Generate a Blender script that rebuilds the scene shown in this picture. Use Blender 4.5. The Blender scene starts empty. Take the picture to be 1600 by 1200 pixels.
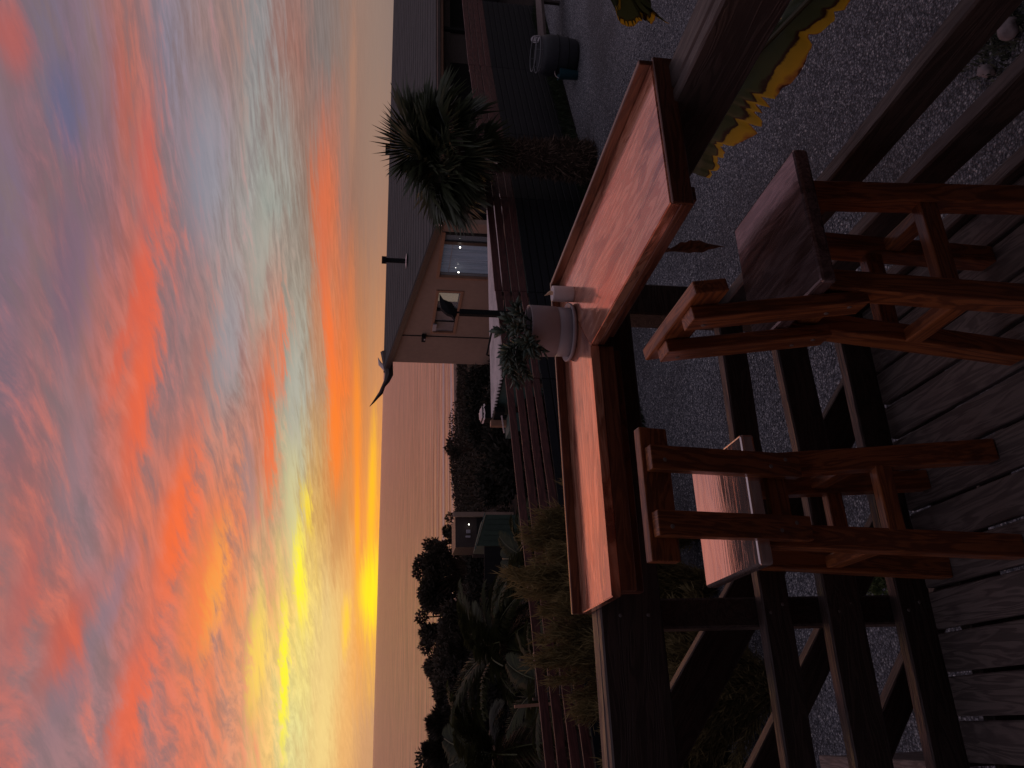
import bpy, bmesh, math, random
import numpy as np
from mathutils import Matrix, Vector, noise as mnoise

SC = bpy.context.scene
R = math.radians
# ------------------------------------------------------------------ camera
YAW, PITCH, ROLL = R(-23.4377), R(-9.1613), R(1.6016)
CAM_H = 1.6
fwd = Vector((-math.sin(YAW) * math.cos(PITCH), math.cos(YAW) * math.cos(PITCH), math.sin(PITCH)))
rgt = Vector((math.cos(YAW), math.sin(YAW), 0))
upv = rgt.cross(fwd)
r2 = math.cos(ROLL) * rgt + math.sin(ROLL) * upv
u2 = -math.sin(ROLL) * rgt + math.cos(ROLL) * upv
cd = bpy.data.cameras.new('camera')
cam = bpy.data.objects.new('camera', cd)
SC.collection.objects.link(cam)
# the phone was held sideways: the picture's right edge is towards the ground
m3 = Matrix((-u2, r2, -fwd)).transposed()
cam.matrix_world = Matrix.Translation((0, 0, CAM_H)) @ m3.to_4x4()
cd.sensor_width = 36
cd.lens = 1250 / 1600 * 36
cd.clip_start = 0.05
cd.clip_end = 60000
SC.camera = cam
SC.view_settings.view_transform = 'Standard'
SC.view_settings.look = 'None'
SC.view_settings.gamma = 1
SC.view_settings.use_curve_mapping = False
SC.view_settings.exposure = 0.0
SC.render.engine = 'CYCLES'
SC.cycles.max_bounces = 5
SC.cycles.diffuse_bounces = 3
SC.cycles.glossy_bounces = 3
SC.cycles.transparent_max_bounces = 6
SC.cycles.transmission_bounces = 3


def lin(c):
    return tuple(((v / 255) / 12.92 if v / 255 <= .04045 else (((v / 255) + .055) / 1.055) ** 2.4) for v in c) + (1,)


# ------------------------------------------------------------------ sky (world)
W = bpy.data.worlds.new('World')
SC.world = W
W.use_nodes = True
wn, wl = W.node_tree.nodes, W.node_tree.links
wn.clear()
BG = wn.new('ShaderNodeBackground')
WO = wn.new('ShaderNodeOutputWorld')


class G:
    """small helper to wire math nodes"""
    def __init__(s, nodes, links):
        s.n, s.l = nodes, links

    def put(s, sock, v):
        if hasattr(v, 'is_linked') or hasattr(v, 'links'):
            s.l.new(v, sock)
        else:
            sock.default_value = v

    def m(s, op, a, b=None, c=None, clamp=False):
        n = s.n.new('ShaderNodeMath'); n.operation = op; n.use_clamp = clamp
        s.put(n.inputs[0], a)
        if b is not None: s.put(n.inputs[1], b)
        if c is not None: s.put(n.inputs[2], c)
        return n.outputs[0]

    def comb(s, x, y, z):
        n = s.n.new('ShaderNodeCombineXYZ')
        for i, v in enumerate((x, y, z)): s.put(n.inputs[i], v)
        return n.outputs[0]

    def noise(s, vec, scale=1, detail=4, rough=.55, dist=0, out=0):
        n = s.n.new('ShaderNodeTexNoise')
        if vec is not None: s.put(n.inputs['Vector'], vec)
        n.inputs['Scale'].default_value = scale; n.inputs['Detail'].default_value = detail
        n.inputs['Roughness'].default_value = rough; n.inputs['Distortion'].default_value = dist
        return n.outputs[out]

    def mapr(s, v, a, b, c=0, d=1, smooth=True):
        n = s.n.new('ShaderNodeMapRange')
        n.interpolation_type = 'SMOOTHSTEP' if smooth else 'LINEAR'
        s.put(n.inputs['Value'], v)
        for k, q in zip(('From Min', 'From Max', 'To Min', 'To Max'), (a, b, c, d)): s.put(n.inputs[k], q)
        return n.outputs[0]

    def mix(s, f, a, b, blend='MIX'):
        n = s.n.new('ShaderNodeMix'); n.data_type = 'RGBA'; n.blend_type = blend
        s.put(n.inputs[0], f); s.put(n.inputs[6], a); s.put(n.inputs[7], b)
        return n.outputs[2]

    def ramp(s, f, stops, interp='EASE'):
        n = s.n.new('ShaderNodeValToRGB'); cr = n.color_ramp; cr.interpolation = interp
        while len(cr.elements) > 1: cr.elements.remove(cr.elements[-1])
        cr.elements[0].position = stops[0][0]; cr.elements[0].color = stops[0][1]
        for p, c in stops[1:]:
            e = cr.elements.new(p); e.color = c
        s.put(n.inputs[0], f)
        return n.outputs[0]

    def mapping(s, vec, loc=(0, 0, 0), rot=(0, 0, 0), scale=(1, 1, 1), kind='POINT'):
        n = s.n.new('ShaderNodeMapping'); n.vector_type = kind
        s.put(n.inputs[0], vec)
        n.inputs[1].default_value = loc; n.inputs[2].default_value = rot; n.inputs[3].default_value = scale
        return n.outputs[0]


g = G(wn, wl)
tc = wn.new('ShaderNodeTexCoord')
sep = wn.new('ShaderNodeSeparateXYZ')
wl.new(tc.outputs['Generated'], sep.inputs[0])
dx, dy, dz = sep.outputs
DEG = 57.29578
az = g.m('MULTIPLY', g.m('ARCTAN2', dx, dy), DEG)
el = g.m('MULTIPLY', g.m('ARCSINE', dz), DEG)
# cloud-sheet plane coordinates (a flat sheet overhead seen in perspective)
inv = g.m('DIVIDE', 1.0, g.m('ADD', g.m('MAXIMUM', dz, 0.0), 0.09))
px = g.m('MULTIPLY', dx, inv); py = g.m('MULTIPLY', dy, inv)
P = g.comb(px, py, 0.0)
# streaks run across the view; the sheet is bent by a slow domain warp
wc = g.noise(g.mapping(P, scale=(.6, .9, 1)), 1.1, 3, .5, 0, 1)
vm = wn.new('ShaderNodeVectorMath'); vm.operation = 'MULTIPLY_ADD'
wl.new(wc, vm.inputs[0]); vm.inputs[1].default_value = (.42, .42, 0); wl.new(P, vm.inputs[2])
Pw = vm.outputs[0]
n_big = g.noise(g.mapping(Pw, rot=(0, 0, R(122)), scale=(2.2, .80, 1), kind='TEXTURE'), 1.2, 4, .5, .2)
n_mid = g.noise(g.mapping(Pw, rot=(0, 0, R(126)), scale=(2.3, .70, 1), kind='TEXTURE'), 3.2, 6, .60, .25)
n_fin = g.noise(g.mapping(Pw, rot=(0, 0, R(112)), scale=(2.1, .62, 1), kind='TEXTURE'), 8.5, 9, .66, .1)
# elevation warped by noise so that bands become torn cloud
fade = g.mapr(el, 0.0, 9.0, 0.10, 1.0)
warp = g.m('MULTIPLY', g.m('ADD', g.m('MULTIPLY', g.m('SUBTRACT', n_big, .5), 3.4), g.m('ADD', g.m('MULTIPLY', g.m('SUBTRACT', n_mid, .5), 3.0), g.m('MULTIPLY', g.m('SUBTRACT', n_fin, .5), 3.0))), fade)
elw = g.m('ADD', el, warp)
t = g.m('MULTIPLY', g.m('ADD', elw, 2.0), 1 / 47.0)


def T(e): return (e + 2.0) / 47.0


COLS = {
    58: [(-1, (128, 110, 105)), (2, (146, 124, 116)), (4.5, (128, 112, 110)), (8.5, (140, 136, 140)), (12, (142, 130, 132)), (16, (132, 120, 132)), (20, (120, 104, 120)), (25, (104, 96, 118)), (45, (76, 76, 98))],
    45: [(-1, (136, 116, 108)), (0.8, (138, 118, 110)), (2.4, (146, 116, 104)), (4.4, (126, 114, 112)), (6.4, (152, 108, 98)), (8.4, (138, 141, 142)), (10.5, (150, 120, 112)), (13.4, (122, 126, 148)), (15.0, (150, 104, 106)), (16.6, (176, 98, 84)), (18.2, (120, 98, 118)), (20.2, (92, 92, 120)), (22.2, (128, 92, 102)), (25, (98, 88, 114)), (45, (78, 78, 104))],
    35.3: [(-1, (158, 118, 98)), (0.6, (164, 120, 98)), (2.2, (148, 110, 95)), (4.0, (206, 108, 74)), (5.6, (142, 118, 106)), (7.4, (150, 156, 148)), (9.4, (158, 162, 156)), (11.0, (156, 150, 152)), (13.0, (132, 118, 128)), (15.4, (202, 92, 76)), (17.0, (170, 92, 86)), (18.8, (116, 92, 108)), (20.6, (122, 86, 98)), (22.6, (100, 88, 114)), (45, (82, 78, 102))],
    22.7: [(-1, (194, 134, 96)), (0.4, (200, 138, 92)), (1.6, (198, 126, 78)), (2.8, (236, 118, 56)), (4.2, (178, 138, 108)), (6.0, (166, 166, 152)), (7.4, (216, 112, 70)), (8.8, (190, 120, 100)), (10.6, (160, 142, 138)), (12.4, (176, 116, 104)), (14.4, (142, 106, 110)), (16.0, (232, 98, 58)), (17.4, (206, 100, 78)), (19.4, (138, 102, 110)), (21.0, (144, 96, 102)), (23.4, (102, 90, 112)), (45, (96, 84, 104))],
    14.2: [(-1, (236, 156, 70)), (0.3, (240, 162, 66)), (1.3, (226, 142, 74)), (2.8, (196, 136, 84)), (4.4, (206, 164, 96)), (5.8, (196, 188, 140)), (7.2, (196, 160, 124)), (8.6, (208, 130, 98)), (10.4, (236, 120, 66)), (12.6, (246, 104, 48)), (14.6, (218, 106, 72)), (16.4, (200, 104, 84)), (18.2, (138, 110, 120)), (20.2, (150, 102, 106)), (22.4, (170, 92, 86)), (26, (150, 98, 104)), (45, (112, 88, 104))],
    8.0: [(-1, (240, 176, 60)), (0.25, (244, 184, 66)), (1.2, (232, 160, 76)), (2.2, (224, 182, 116)), (3.4, (220, 192, 130)), (5.0, (236, 210, 116)), (6.3, (236, 200, 116)), (7.8, (230, 166, 112)), (9.8, (240, 142, 84)), (11.6, (244, 114, 58)), (13.8, (226, 106, 74)), (15.6, (196, 104, 92)), (17.4, (148, 114, 122)), (19.4, (198, 94, 76)), (22.0, (178, 96, 88)), (26, (152, 98, 100)), (45, (116, 90, 104))],
    0.0: [(-1, (182, 146, 110)), (0.5, (196, 150, 108)), (1.8, (228, 176, 112)), (3.2, (232, 200, 130)), (5.0, (222, 212, 142)), (6.6, (244, 200, 122)), (8.4, (230, 150, 110)), (10.6, (236, 124, 86)), (12.8, (232, 112, 82)), (14.6, (228, 98, 68)), (16.8, (158, 112, 116)), (19.0, (152, 110, 116)), (21.0, (192, 100, 92)), (26, (150, 98, 102)), (45, (114, 90, 104))],
    -22: [(-1, (170, 130, 112)), (3, (190, 140, 112)), (8, (200, 140, 112)), (14, (190, 110, 92)), (20, (150, 106, 110)), (26, (132, 96, 106)), (45, (100, 84, 102))],
}
keys = sorted(COLS)
azw = g.m('ADD', az, g.m('MULTIPLY', g.m('SUBTRACT', n_mid, .5), 7.0))
col = None
for i, k in enumerate(keys):
    stops = [(max(0, T(e)), lin(c)) for e, c in COLS[k]]
    r_ = g.ramp(t, stops, 'EASE')
    if col is None:
        col = r_
    else:
        col = g.mix(g.mapr(azw, keys[i - 1], k, 0, 1, False), col, r_)
# ragged fine structure: glowing under-lit cloud against grey-mauve cloud
warm = g.mapr(az, -30, 48, 1.0, 0.25)
env = g.mapr(el, 5.0, 12.0)
hi = g.m('MULTIPLY', g.m('MULTIPLY', g.m('MULTIPLY', g.mapr(n_fin, .42, .72), g.mapr(n_mid, .42, .64)), env), warm)
lo = g.m('MULTIPLY', g.mapr(g.m('ADD', g.m('MULTIPLY', n_fin, .55), g.m('MULTIPLY', n_mid, .45)), .54, .34), env)
col = g.mix(g.m('MULTIPLY', env, .31), col, lin((150, 122, 120)))
col = g.mix(g.m('MULTIPLY', lo, .78), col, lin((140, 118, 122)))
col = g.mix(g.m('MULTIPLY', hi, .75), col, lin((240, 110, 70)))
fine = g.mapr(n_fin, .32, .68, .86, 1.14)
fine3 = g.comb(fine, fine, fine)
col = g.mix(g.mapr(el, 1.0, 6.0, .3, 1), col, g.mix(1.0, col, fine3, 'MULTIPLY'))
# individual streaks of cloud: (azimuth, elevation, half length, half height, tilt, colour, strength)
wv = g.comb(g.m('ADD', az, g.m('MULTIPLY', g.m('SUBTRACT', n_mid, .5), 3.5)),
            g.m('ADD', el, g.m('MULTIPLY', g.m('SUBTRACT', n_fin, .5), g.mapr(el, 0, 12, .3, 2.8))), 0.0)
BLOBS = [
    (9.0, .45, 3.2, .95, 0, (255, 232, 40), 1.0), (15.5, .55, 6.5, .36, 0, (255, 190, 40), .9),
    (6.8, 2.0, 2.2, .35, 0, (255, 206, 60), .8), (14.0, 1.5, 5.0, .22, 2, (255, 170, 40), .8),
    (10.2, 5.2, 4.2, .50, 6, (255, 240, 60), 1.0), (3.6, 5.8, 5.6, .34, 3, (255, 244, 50), .95),
    (14.6, 4.9, 2.4, .35, 8, (255, 226, 40), .7), (4.5, 7.6, 4.2, .7, 0, (252, 214, 90), .75),
    (-1.0, 3.2, 7.0, .5, 0, (240, 214, 140), .6), (5.0, 2.9, 4.0, .7, 0, (228, 200, 130), .6),
    (9.5, 10.6, 5.0, .8, -4, (255, 170, 70), .75), (13.5, 13.2, 7.0, 1.0, -6, (250, 104, 46), .7),
    (22.0, 15.6, 7.0, 1.0, -5, (240, 96, 52), .75), (29.0, 15.6, 5.0, .9, -2, (228, 92, 62), .65),
    (37.0, 15.2, 5.0, .7, 0, (206, 92, 76), .6), (25.0, 16.9, 4.5, .6, -12, (226, 92, 62), .55),
    (19.0, 7.6, 6.0, .45, 2, (240, 106, 58), .75), (25.5, 6.9, 5.0, .3, 2, (232, 110, 66), .6),
    (22.5, 6.0, 6.0, .5, -1, (172, 172, 160), .65), (31.0, 8.4, 7.0, .9, -2, (158, 164, 154), .6),
    (15.0, 5.9, 5.0, .5, 2, (204, 198, 150), .6), (26.0, 3.7, 6.5, .5, 6, (246, 112, 52), .85),
    (19.5, 3.2, 6.0, .55, 4, (250, 124, 44), .85), (20.0, 1.7, 7.0, .38, 2, (252, 140, 46), .8),
    (34.0, 4.3, 7.0, .55, 1, (214, 106, 72), .7), (13.0, 2.7, 3.6, .6, 0, (186, 132, 86), .65),
    (28.0, 2.3, 6.0, .3, 1, (214, 122, 74), .5), (27.0, .9, 6.0, .3, 0, (176, 130, 98), .5),
    (16.5, 8.8, 4.0, .6, 4, (150, 128, 132), .55), (23.0, 12.2, 4.5, .6, -3, (176, 112, 104), .5),
    (26.0, 10.4, 5.5, 1.2, -4, (152, 152, 160), .5), (38.0, 11.6, 7.0, 1.6, -4, (138, 142, 158), .6),
    (44.5, 22.0, 3.0, 1.3, 10, (180, 92, 86), .75), (40.5, 19.6, 3.6, 1.2, 0, (96, 100, 134), .7),
    (41.0, 16.4, 5.0, .6, 0, (176, 94, 82), .6), (6.0, 18.6, 5.0, 1.3, -12, (206, 88, 66), .6),
    (2.0, 14.8, 5.0, 1.0, -6, (238, 98, 60), .65), (9.0, 16.4, 5.0, .8, -10, (138, 116, 130), .6),
    (3.0, 18.2, 4.0, 1.0, -10, (140, 112, 122), .55), (18.0, 19.0, 5.0, 1.0, -6, (150, 118, 126), .5),
    (9.0, 21.2, 6.0, .9, -4, (190, 92, 82), .5), (30.0, 19.8, 7.0, 1.4, -3, (116, 92, 114), .55),
    (40.0, .9, 13.0, 1.5, 0, (148, 122, 108), .6), (9.0, 11.4, 7.0, 1.3, -5, (246, 128, 62), .55), (38.0, 3.0, 9.0, .5, 0, (142, 120, 112), .5), (43.0, 2.5, 6.0, .3, 0, (176, 128, 104), .5),
]
for (a, e, ha, he, tilt, c, s) in BLOBS:
    v = g.mapping(wv, loc=(a, e, 0), rot=(0, 0, R(tilt)), scale=(ha, he, 1), kind='TEXTURE')
    ln = wn.new('ShaderNodeVectorMath'); ln.operation = 'LENGTH'
    wl.new(v, ln.inputs[0])
    f = g.mapr(ln.outputs['Value'], 1.25, .15, 0, s)
    col = g.mix(f, col, lin(c))
# away from the afterglow (behind the house) the sky is plain blue-grey dusk
back = g.mapr(g.m('ABSOLUTE', g.m('SUBTRACT', az, 12.0)), 55, 120)
col = g.mix(back, col, g.ramp(t, [(0, lin((124, 114, 118))), (.35, lin((120, 116, 128))), (1, lin((124, 120, 138)))]))
zen = g.mapr(el, 27, 55)
col = g.mix(zen, col, lin((138, 130, 144)))
below = g.mapr(el, -1.0, -4.0)
col = g.mix(below, col, lin((60, 50, 50)))
nish = wn.new('ShaderNodeTexSky'); nish.sky_type = 'NISHITA'; nish.sun_disc = False
nish.sun_elevation = R(1.5); nish.sun_rotation = R(8.5)
nm = g.mix(1.0, nish.outputs[0], (.004, .004, .004, 1), 'MULTIPLY')
col = g.mix(1.0, col, nm, 'ADD')
wl.new(col, BG.inputs[0])
BG.inputs[1].default_value = 1.0
wl.new(BG.outputs[0], WO.inputs[0])

sd = bpy.data.lights.new('sun', 'SUN'); sd.energy = .06; sd.angle = R(45); sd.color = (1, .55, .28)
so = bpy.data.objects.new('sun', sd); SC.collection.objects.link(so)
sv = Vector((math.sin(R(8.5)) * math.cos(R(2)), math.cos(R(8.5)) * math.cos(R(2)), math.sin(R(2))))
so.rotation_euler = sv.to_track_quat('Z', 'Y').to_euler()

# ------------------------------------------------------------------ helpers
COL = SC.collection
rnd = random.Random(7)
PM = {}          # world matrices of parents


def tag(o, label=None, cat=None, group=None, kind=None):
    if label: o['label'] = label
    if cat: o['category'] = cat
    if group: o['group'] = group
    if kind: o['kind'] = kind
    return o


def thing(name, loc, label, cat, rz=0, group=None):
    o = bpy.data.objects.new(name, None)
    o.empty_display_size = .1
    o.location = loc; o.rotation_euler = (0, 0, rz)
    COL.objects.link(o)
    PM[o.name] = Matrix.Translation(loc) @ Matrix.Rotation(rz, 4, 'Z')
    return tag(o, label, cat, group)


def place(o, Mw=None, parent=None):
    COL.objects.link(o)
    Mw = Mw or Matrix()
    PM[o.name] = Mw.copy()
    if parent is not None:
        o.parent = parent
        o.matrix_basis = PM[parent.name].inverted() @ Mw
    else:
        o.matrix_basis = Mw
    return o


def mesh_obj(name, verts, faces, mat, parent=None, Mw=None, smooth=False, mats=None, fmi=None):
    me = bpy.data.meshes.new(name)
    me.from_pydata([tuple(v) for v in verts], [], [tuple(f) for f in faces])
    me.update()
    if mats:
        for m_ in mats: me.materials.append(m_)
        me.polygons.foreach_set('material_index', fmi)
    elif mat:
        me.materials.append(mat)
    if smooth:
        me.polygons.foreach_set('use_smooth', [True] * len(me.polygons))
    return place(bpy.data.objects.new(name, me), Mw, parent)


def reuse(name, me, parent, Mw):
    return place(bpy.data.objects.new(name, me), Mw, parent)


def bevel_box_mesh(L, Wd, Hh, bev=.003, wob=0.0, seed=0, segs=1, nx=1):
    bm = bmesh.new()
    bmesh.ops.create_cube(bm, size=1)
    for v in bm.verts: v.co = Vector((v.co.x * L, v.co.y * Wd, v.co.z * Hh))
    if nx > 1:
        ed = [e for e in bm.edges if abs(e.verts[0].co.x - e.verts[1].co.x) > L * .5]
        bmesh.ops.subdivide_edges(bm, edges=ed, cuts=nx - 1, use_grid_fill=True)
    if bev:
        ed = [e for e in bm.edges if len(e.link_faces) == 2 and e.link_faces[0].normal.dot(e.link_faces[1].normal) < .5]
        bmesh.ops.bevel(bm, geom=ed, offset=bev, segments=segs, affect='EDGES', profile=.5, clamp_overlap=True)
    if wob:
        for v in bm.verts:
            p = v.co * 1.0
            v.co.y += wob * mnoise.noise(Vector((p.x * 2.1 + seed * 7.3, seed, 0)))
            v.co.z += wob * mnoise.noise(Vector((p.x * 2.1 + seed * 3.1, 5 + seed, 0)))
            v.co += Vector((0, mnoise.noise(p * 9 + Vector((seed, 0, 0))) * wob * .35, mnoise.noise(p * 9 + Vector((0, seed, 3))) * wob * .35))
    me = bpy.data.meshes.new('beam')
    bm.to_mesh(me); bm.free()
    return me


SEED = [0]


def frame_between(p, q, up=(0, 0, 1)):
    p, q = Vector(p), Vector(q)
    x = (q - p).normalized(); up = Vector(up)
    y = up.cross(x).normalized(); z = x.cross(y)
    M = Matrix((x, y, z)).transposed().to_4x4(); M.translation = (p + q) / 2
    return M, (q - p).length


def beam(name, p, q, w, h, mat, parent=None, up=(0, 0, 1), bev=.004, wob=.002, nx=8, roll=0, segs=1):
    """board from p to q (centre line); w across, h along up"""
    SEED[0] += 1
    M, L = frame_between(p, q, up)
    if roll: M = M @ Matrix.Rotation(roll, 4, 'X')
    me = bevel_box_mesh(L, w, h, bev, wob, SEED[0], segs, nx)
    me.name = name; me.materials.append(mat)
    o = bpy.data.objects.new(name, me)
    return place(o, M, parent)


def box(name, a, b, mat, parent=None, bev=.003, wob=0.0, nx=1):
    """axis aligned box from corner a to corner b, long axis along local X"""
    a, b = Vector(a), Vector(b)
    c = (a + b) / 2; d = Vector([abs(v) for v in (b - a)])
    SEED[0] += 1
    if d.y > d.x:
        me = bevel_box_mesh(d.y, d.x, d.z, bev, wob, SEED[0], 1, nx); M = Matrix.Translation(c) @ Matrix.Rotation(R(90), 4, 'Z')
    else:
        me = bevel_box_mesh(d.x, d.y, d.z, bev, wob, SEED[0], 1, nx); M = Matrix.Translation(c)
    me.name = name; me.materials.append(mat)
    return place(bpy.data.objects.new(name, me), M, parent)


def tube_geo(pts, rads, n=10, cap=True):
    vs, fs = [], []
    pts = [Vector(p) for p in pts]
    for i, p in enumerate(pts):
        d = (pts[min(i + 1, len(pts) - 1)] - pts[max(i - 1, 0)]).normalized()
        a = d.orthogonal().normalized() if i == 0 else (a - d * a.dot(d)).normalized()
        b = d.cross(a)
        for k in range(n):
            th = 2 * math.pi * k / n
            vs.append(p + (a * math.cos(th) + b * math.sin(th)) * rads[i])
    for i in range(len(pts) - 1):
        for k in range(n):
            fs.append((i * n + k, i * n + (k + 1) % n, (i + 1) * n + (k + 1) % n, (i + 1) * n + k))
    if cap:
        fs.append(tuple(range(n))[::-1]); fs.append(tuple((len(pts) - 1) * n + k for k in range(n)))
    return vs, fs


def lathe_geo(prof, n=48):
    vs, fs = [], []
    for (r_, z) in prof:
        for k in range(n):
            th = 2 * math.pi * k / n
            vs.append((r_ * math.cos(th), r_ * math.sin(th), z))
    for i in range(len(prof) - 1):
        for k in range(n):
            fs.append((i * n + k, i * n + (k + 1) % n, (i + 1) * n + (k + 1) % n, (i + 1) * n + k))
    return vs, fs


def np_mesh(name, V, F, mat, parent=None, Mw=None, colors=None, smooth=False):
    """V (n,3); F (m,k) with equal k; optional per-vertex shade stored as attribute 'tone'"""
    V = np.asarray(V, np.float32); F = np.asarray(F, np.int32)
    me = bpy.data.meshes.new(name)
    me.vertices.add(len(V)); me.vertices.foreach_set('co', V.ravel())
    k = F.shape[1]
    me.loops.add(F.size); me.loops.foreach_set('vertex_index', F.ravel())
    me.polygons.add(len(F)); me.polygons.foreach_set('loop_start', np.arange(0, F.size, k, dtype=np.int32))
    me.update(calc_edges=True)
    if smooth: me.polygons.foreach_set('use_smooth', np.ones(len(F), bool))
    if colors is not None:
        at = me.attributes.new('tone', 'FLOAT', 'POINT'); at.data.foreach_set('value', np.asarray(colors, np.float32))
    me.materials.append(mat)
    return place(bpy.data.objects.new(name, me), Mw, parent)


# ------------------------------------------------------------------ materials
def new_mat(name):
    m = bpy.data.materials.new(name); m.use_nodes = True
    nt = m.node_tree; nt.nodes.clear()
    b = nt.nodes.new('ShaderNodeBsdfPrincipled'); o = nt.nodes.new('ShaderNodeOutputMaterial')
    nt.links.new(b.outputs[0], o.inputs[0])
    return m, nt, b, G(nt.nodes, nt.links)


def bump(nt, b, h, strength=.3, dist=.01, inp='Normal'):
    n = nt.nodes.new('ShaderNodeBump'); n.inputs['Strength'].default_value = strength; n.inputs['Distance'].default_value = dist
    nt.links.new(h, n.inputs['Height']); nt.links.new(n.outputs[0], b.inputs[inp])


def obj_random(nt):
    return nt.nodes.new('ShaderNodeObjectInfo').outputs['Random']


def wood(name, c1, c2, rough=.6, spec=.5, gscale=1.0, coat=0, coat_rough=.1, coat_ior=1.5, bumpy=.4, stain=None, ior=1.5, knots=False, var=.25, tint=(1, .84, .82), metal=0.0, ring=.16, fig=(1, 1, 1)):
    m, nt, b, g = new_mat(name)
    t = nt.nodes.new('ShaderNodeTexCoord').outputs['Object']
    rv = obj_random(nt)
    off = g.comb(g.m('MULTIPLY', rv, 31.0), g.m('MULTIPLY', rv, 17.0), g.m('MULTIPLY', rv, 9.0))
    va = nt.nodes.new('ShaderNodeVectorMath'); va.operation = 'ADD'
    nt.links.new(t, va.inputs[0]); nt.links.new(off, va.inputs[1])
    v = va.outputs[0]
    warpn = g.noise(g.mapping(v, scale=(1.3, 5, 5)), 1.5 * gscale, 3, .5, 1.0, 1)
    wv_ = nt.nodes.new('ShaderNodeVectorMath'); wv_.operation = 'MULTIPLY_ADD'
    nt.links.new(warpn, wv_.inputs[0]); wv_.inputs[1].default_value = (.05, .05, .05); nt.links.new(v, wv_.inputs[2])
    v2 = wv_.outputs[0]
    grain = g.noise(g.mapping(v2, scale=(2.2, 42, 42)), 2.2 * gscale, 8, .62, .4)
    rings = g.noise(g.mapping(v2, scale=(.9, 9, 9)), 2.0 * gscale, 3, .5, 2.2)
    f = g.m('ADD', g.m('MULTIPLY', grain, .6), g.m('MULTIPLY', g.m('SINE', g.m('MULTIPLY', rings, 34.0)), ring))
    f = g.mapr(f, .12, .5)
    c = g.mix(f, c2 + (1,), c1 + (1,))
    tone = g.mapr(rv, 0, 1, 1 - var, 1 + var, False)
    c = g.mix(1.0, c, g.comb(tone, tone, tone), 'MULTIPLY')
    blot = g.noise(g.mapping(v2, scale=fig), 5.0 if fig[0] == 1 else 2.2, 5, .6, .8)
    b.inputs['Metallic'].default_value = metal
    if stain:
        c = g.mix(g.m('MULTIPLY', g.mapr(blot, *((.55, .72) if fig[0] == 1 else (.50, .62))), stain[3]), c, tuple(stain[:3]) + (1,))
    nt.links.new(c, b.inputs['Base Color'])
    rr = g.mapr(g.noise(g.mapping(v, scale=(3, 14, 14)), 3, 4, .6), .3, .7, rough * .82, min(1, rough * 1.18))
    nt.links.new(rr, b.inputs['Roughness'])
    b.inputs['Specular IOR Level'].default_value = spec
    b.inputs['IOR'].default_value = ior
    b.inputs['Specular Tint'].default_value = tuple(tint) + (1,)
    if coat:
        b.inputs['Coat Weight'].default_value = coat; b.inputs['Coat Roughness'].default_value = coat_rough
        b.inputs['Coat IOR'].default_value = coat_ior
    bump(nt, b, f, bumpy, .0015)
    if coat:
        bump(nt, b, g.noise(g.mapping(v, scale=(3, 26, 26)), 3, 3, .6), .16, .0012, 'Coat Normal')
    return m


def plain(name, c, rough=.6, spec=.5, nscale=30, var=.2, metal=0, bumpy=.1, bdist=.003):
    m, nt, b, g = new_mat(name)
    t = nt.nodes.new('ShaderNodeTexCoord').outputs['Object']
    n = g.noise(t, nscale, 5, .6)
    n2 = g.noise(t, nscale * .13, 3, .5)
    k = g.mapr(g.m('ADD', g.m('MULTIPLY', n, .5), g.m('MULTIPLY', n2, .5)), .3, .7, 1 - var, 1 + var)
    cc = g.mix(1.0, tuple(c) + (1,), g.comb(k, k, k), 'MULTIPLY')
    nt.links.new(cc, b.inputs['Base Color'])
    b.inputs['Roughness'].default_value = rough; b.inputs['Specular IOR Level'].default_value = spec
    b.inputs['Metallic'].default_value = metal
    if bumpy: bump(nt, b, n, bumpy, bdist)
    return m


def leafmat(name, dark, light, rough=.5, spec=.4, trans=.15):
    m, nt, b, g = new_mat(name)
    at = nt.nodes.new('ShaderNodeAttribute'); at.attribute_name = 'tone'
    t = nt.nodes.new('ShaderNodeTexCoord').outputs['Object']
    f = g.m('ADD', at.outputs['Fac'], g.m('MULTIPLY', g.m('SUBTRACT', g.noise(t, 2.5, 3, .6), .5), .6), clamp=True)
    c = g.mix(f, tuple(dark) + (1,), tuple(light) + (1,))
    nt.links.new(c, b.inputs['Base Color'])
    b.inputs['Roughness'].default_value = rough; b.inputs['Specular IOR Level'].default_value = spec
    if trans:
        tr = nt.nodes.new('ShaderNodeBsdfTranslucent'); nt.links.new(c, tr.inputs[0])
        mx = nt.nodes.new('ShaderNodeMixShader'); mx.inputs[0].default_value = trans
        nt.links.new(b.outputs[0], mx.inputs[1]); nt.links.new(tr.outputs[0], mx.inputs[2])
        nt.links.new(mx.outputs[0], nt.nodes['Material Output'].inputs[0])
    return m


M_deck = wood('deck_board_wood', (.175, .142, .13), (.09, .073, .068), .62, .4, .8, bumpy=.7, stain=(.05, .04, .042, .5), var=.14)
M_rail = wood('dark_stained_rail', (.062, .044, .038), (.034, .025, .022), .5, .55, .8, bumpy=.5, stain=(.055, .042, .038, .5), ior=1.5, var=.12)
M_counter = wood('varnished_counter', (.96, .50, .33), (.68, .29, .175), .19, .5, .7, coat=.8, coat_rough=.08, coat_ior=2.0, bumpy=.25, stain=(.34, .12, .08, .95), var=.04, metal=.60, ring=.30, fig=(1.6, 6.5, 6.5))
M_trim = wood('varnished_trim', (.17, .055, .025), (.09, .028, .014), .4, .5, .8, coat=.5, coat_rough=.18, bumpy=.3, var=.12)
M_stool = wood('stool_wood', (.36, .115, .036), (.17, .050, .018), .45, .4, .9, coat=.55, coat_rough=.16, bumpy=.3, stain=(.06, .018, .009, .6), var=.18)
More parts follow.
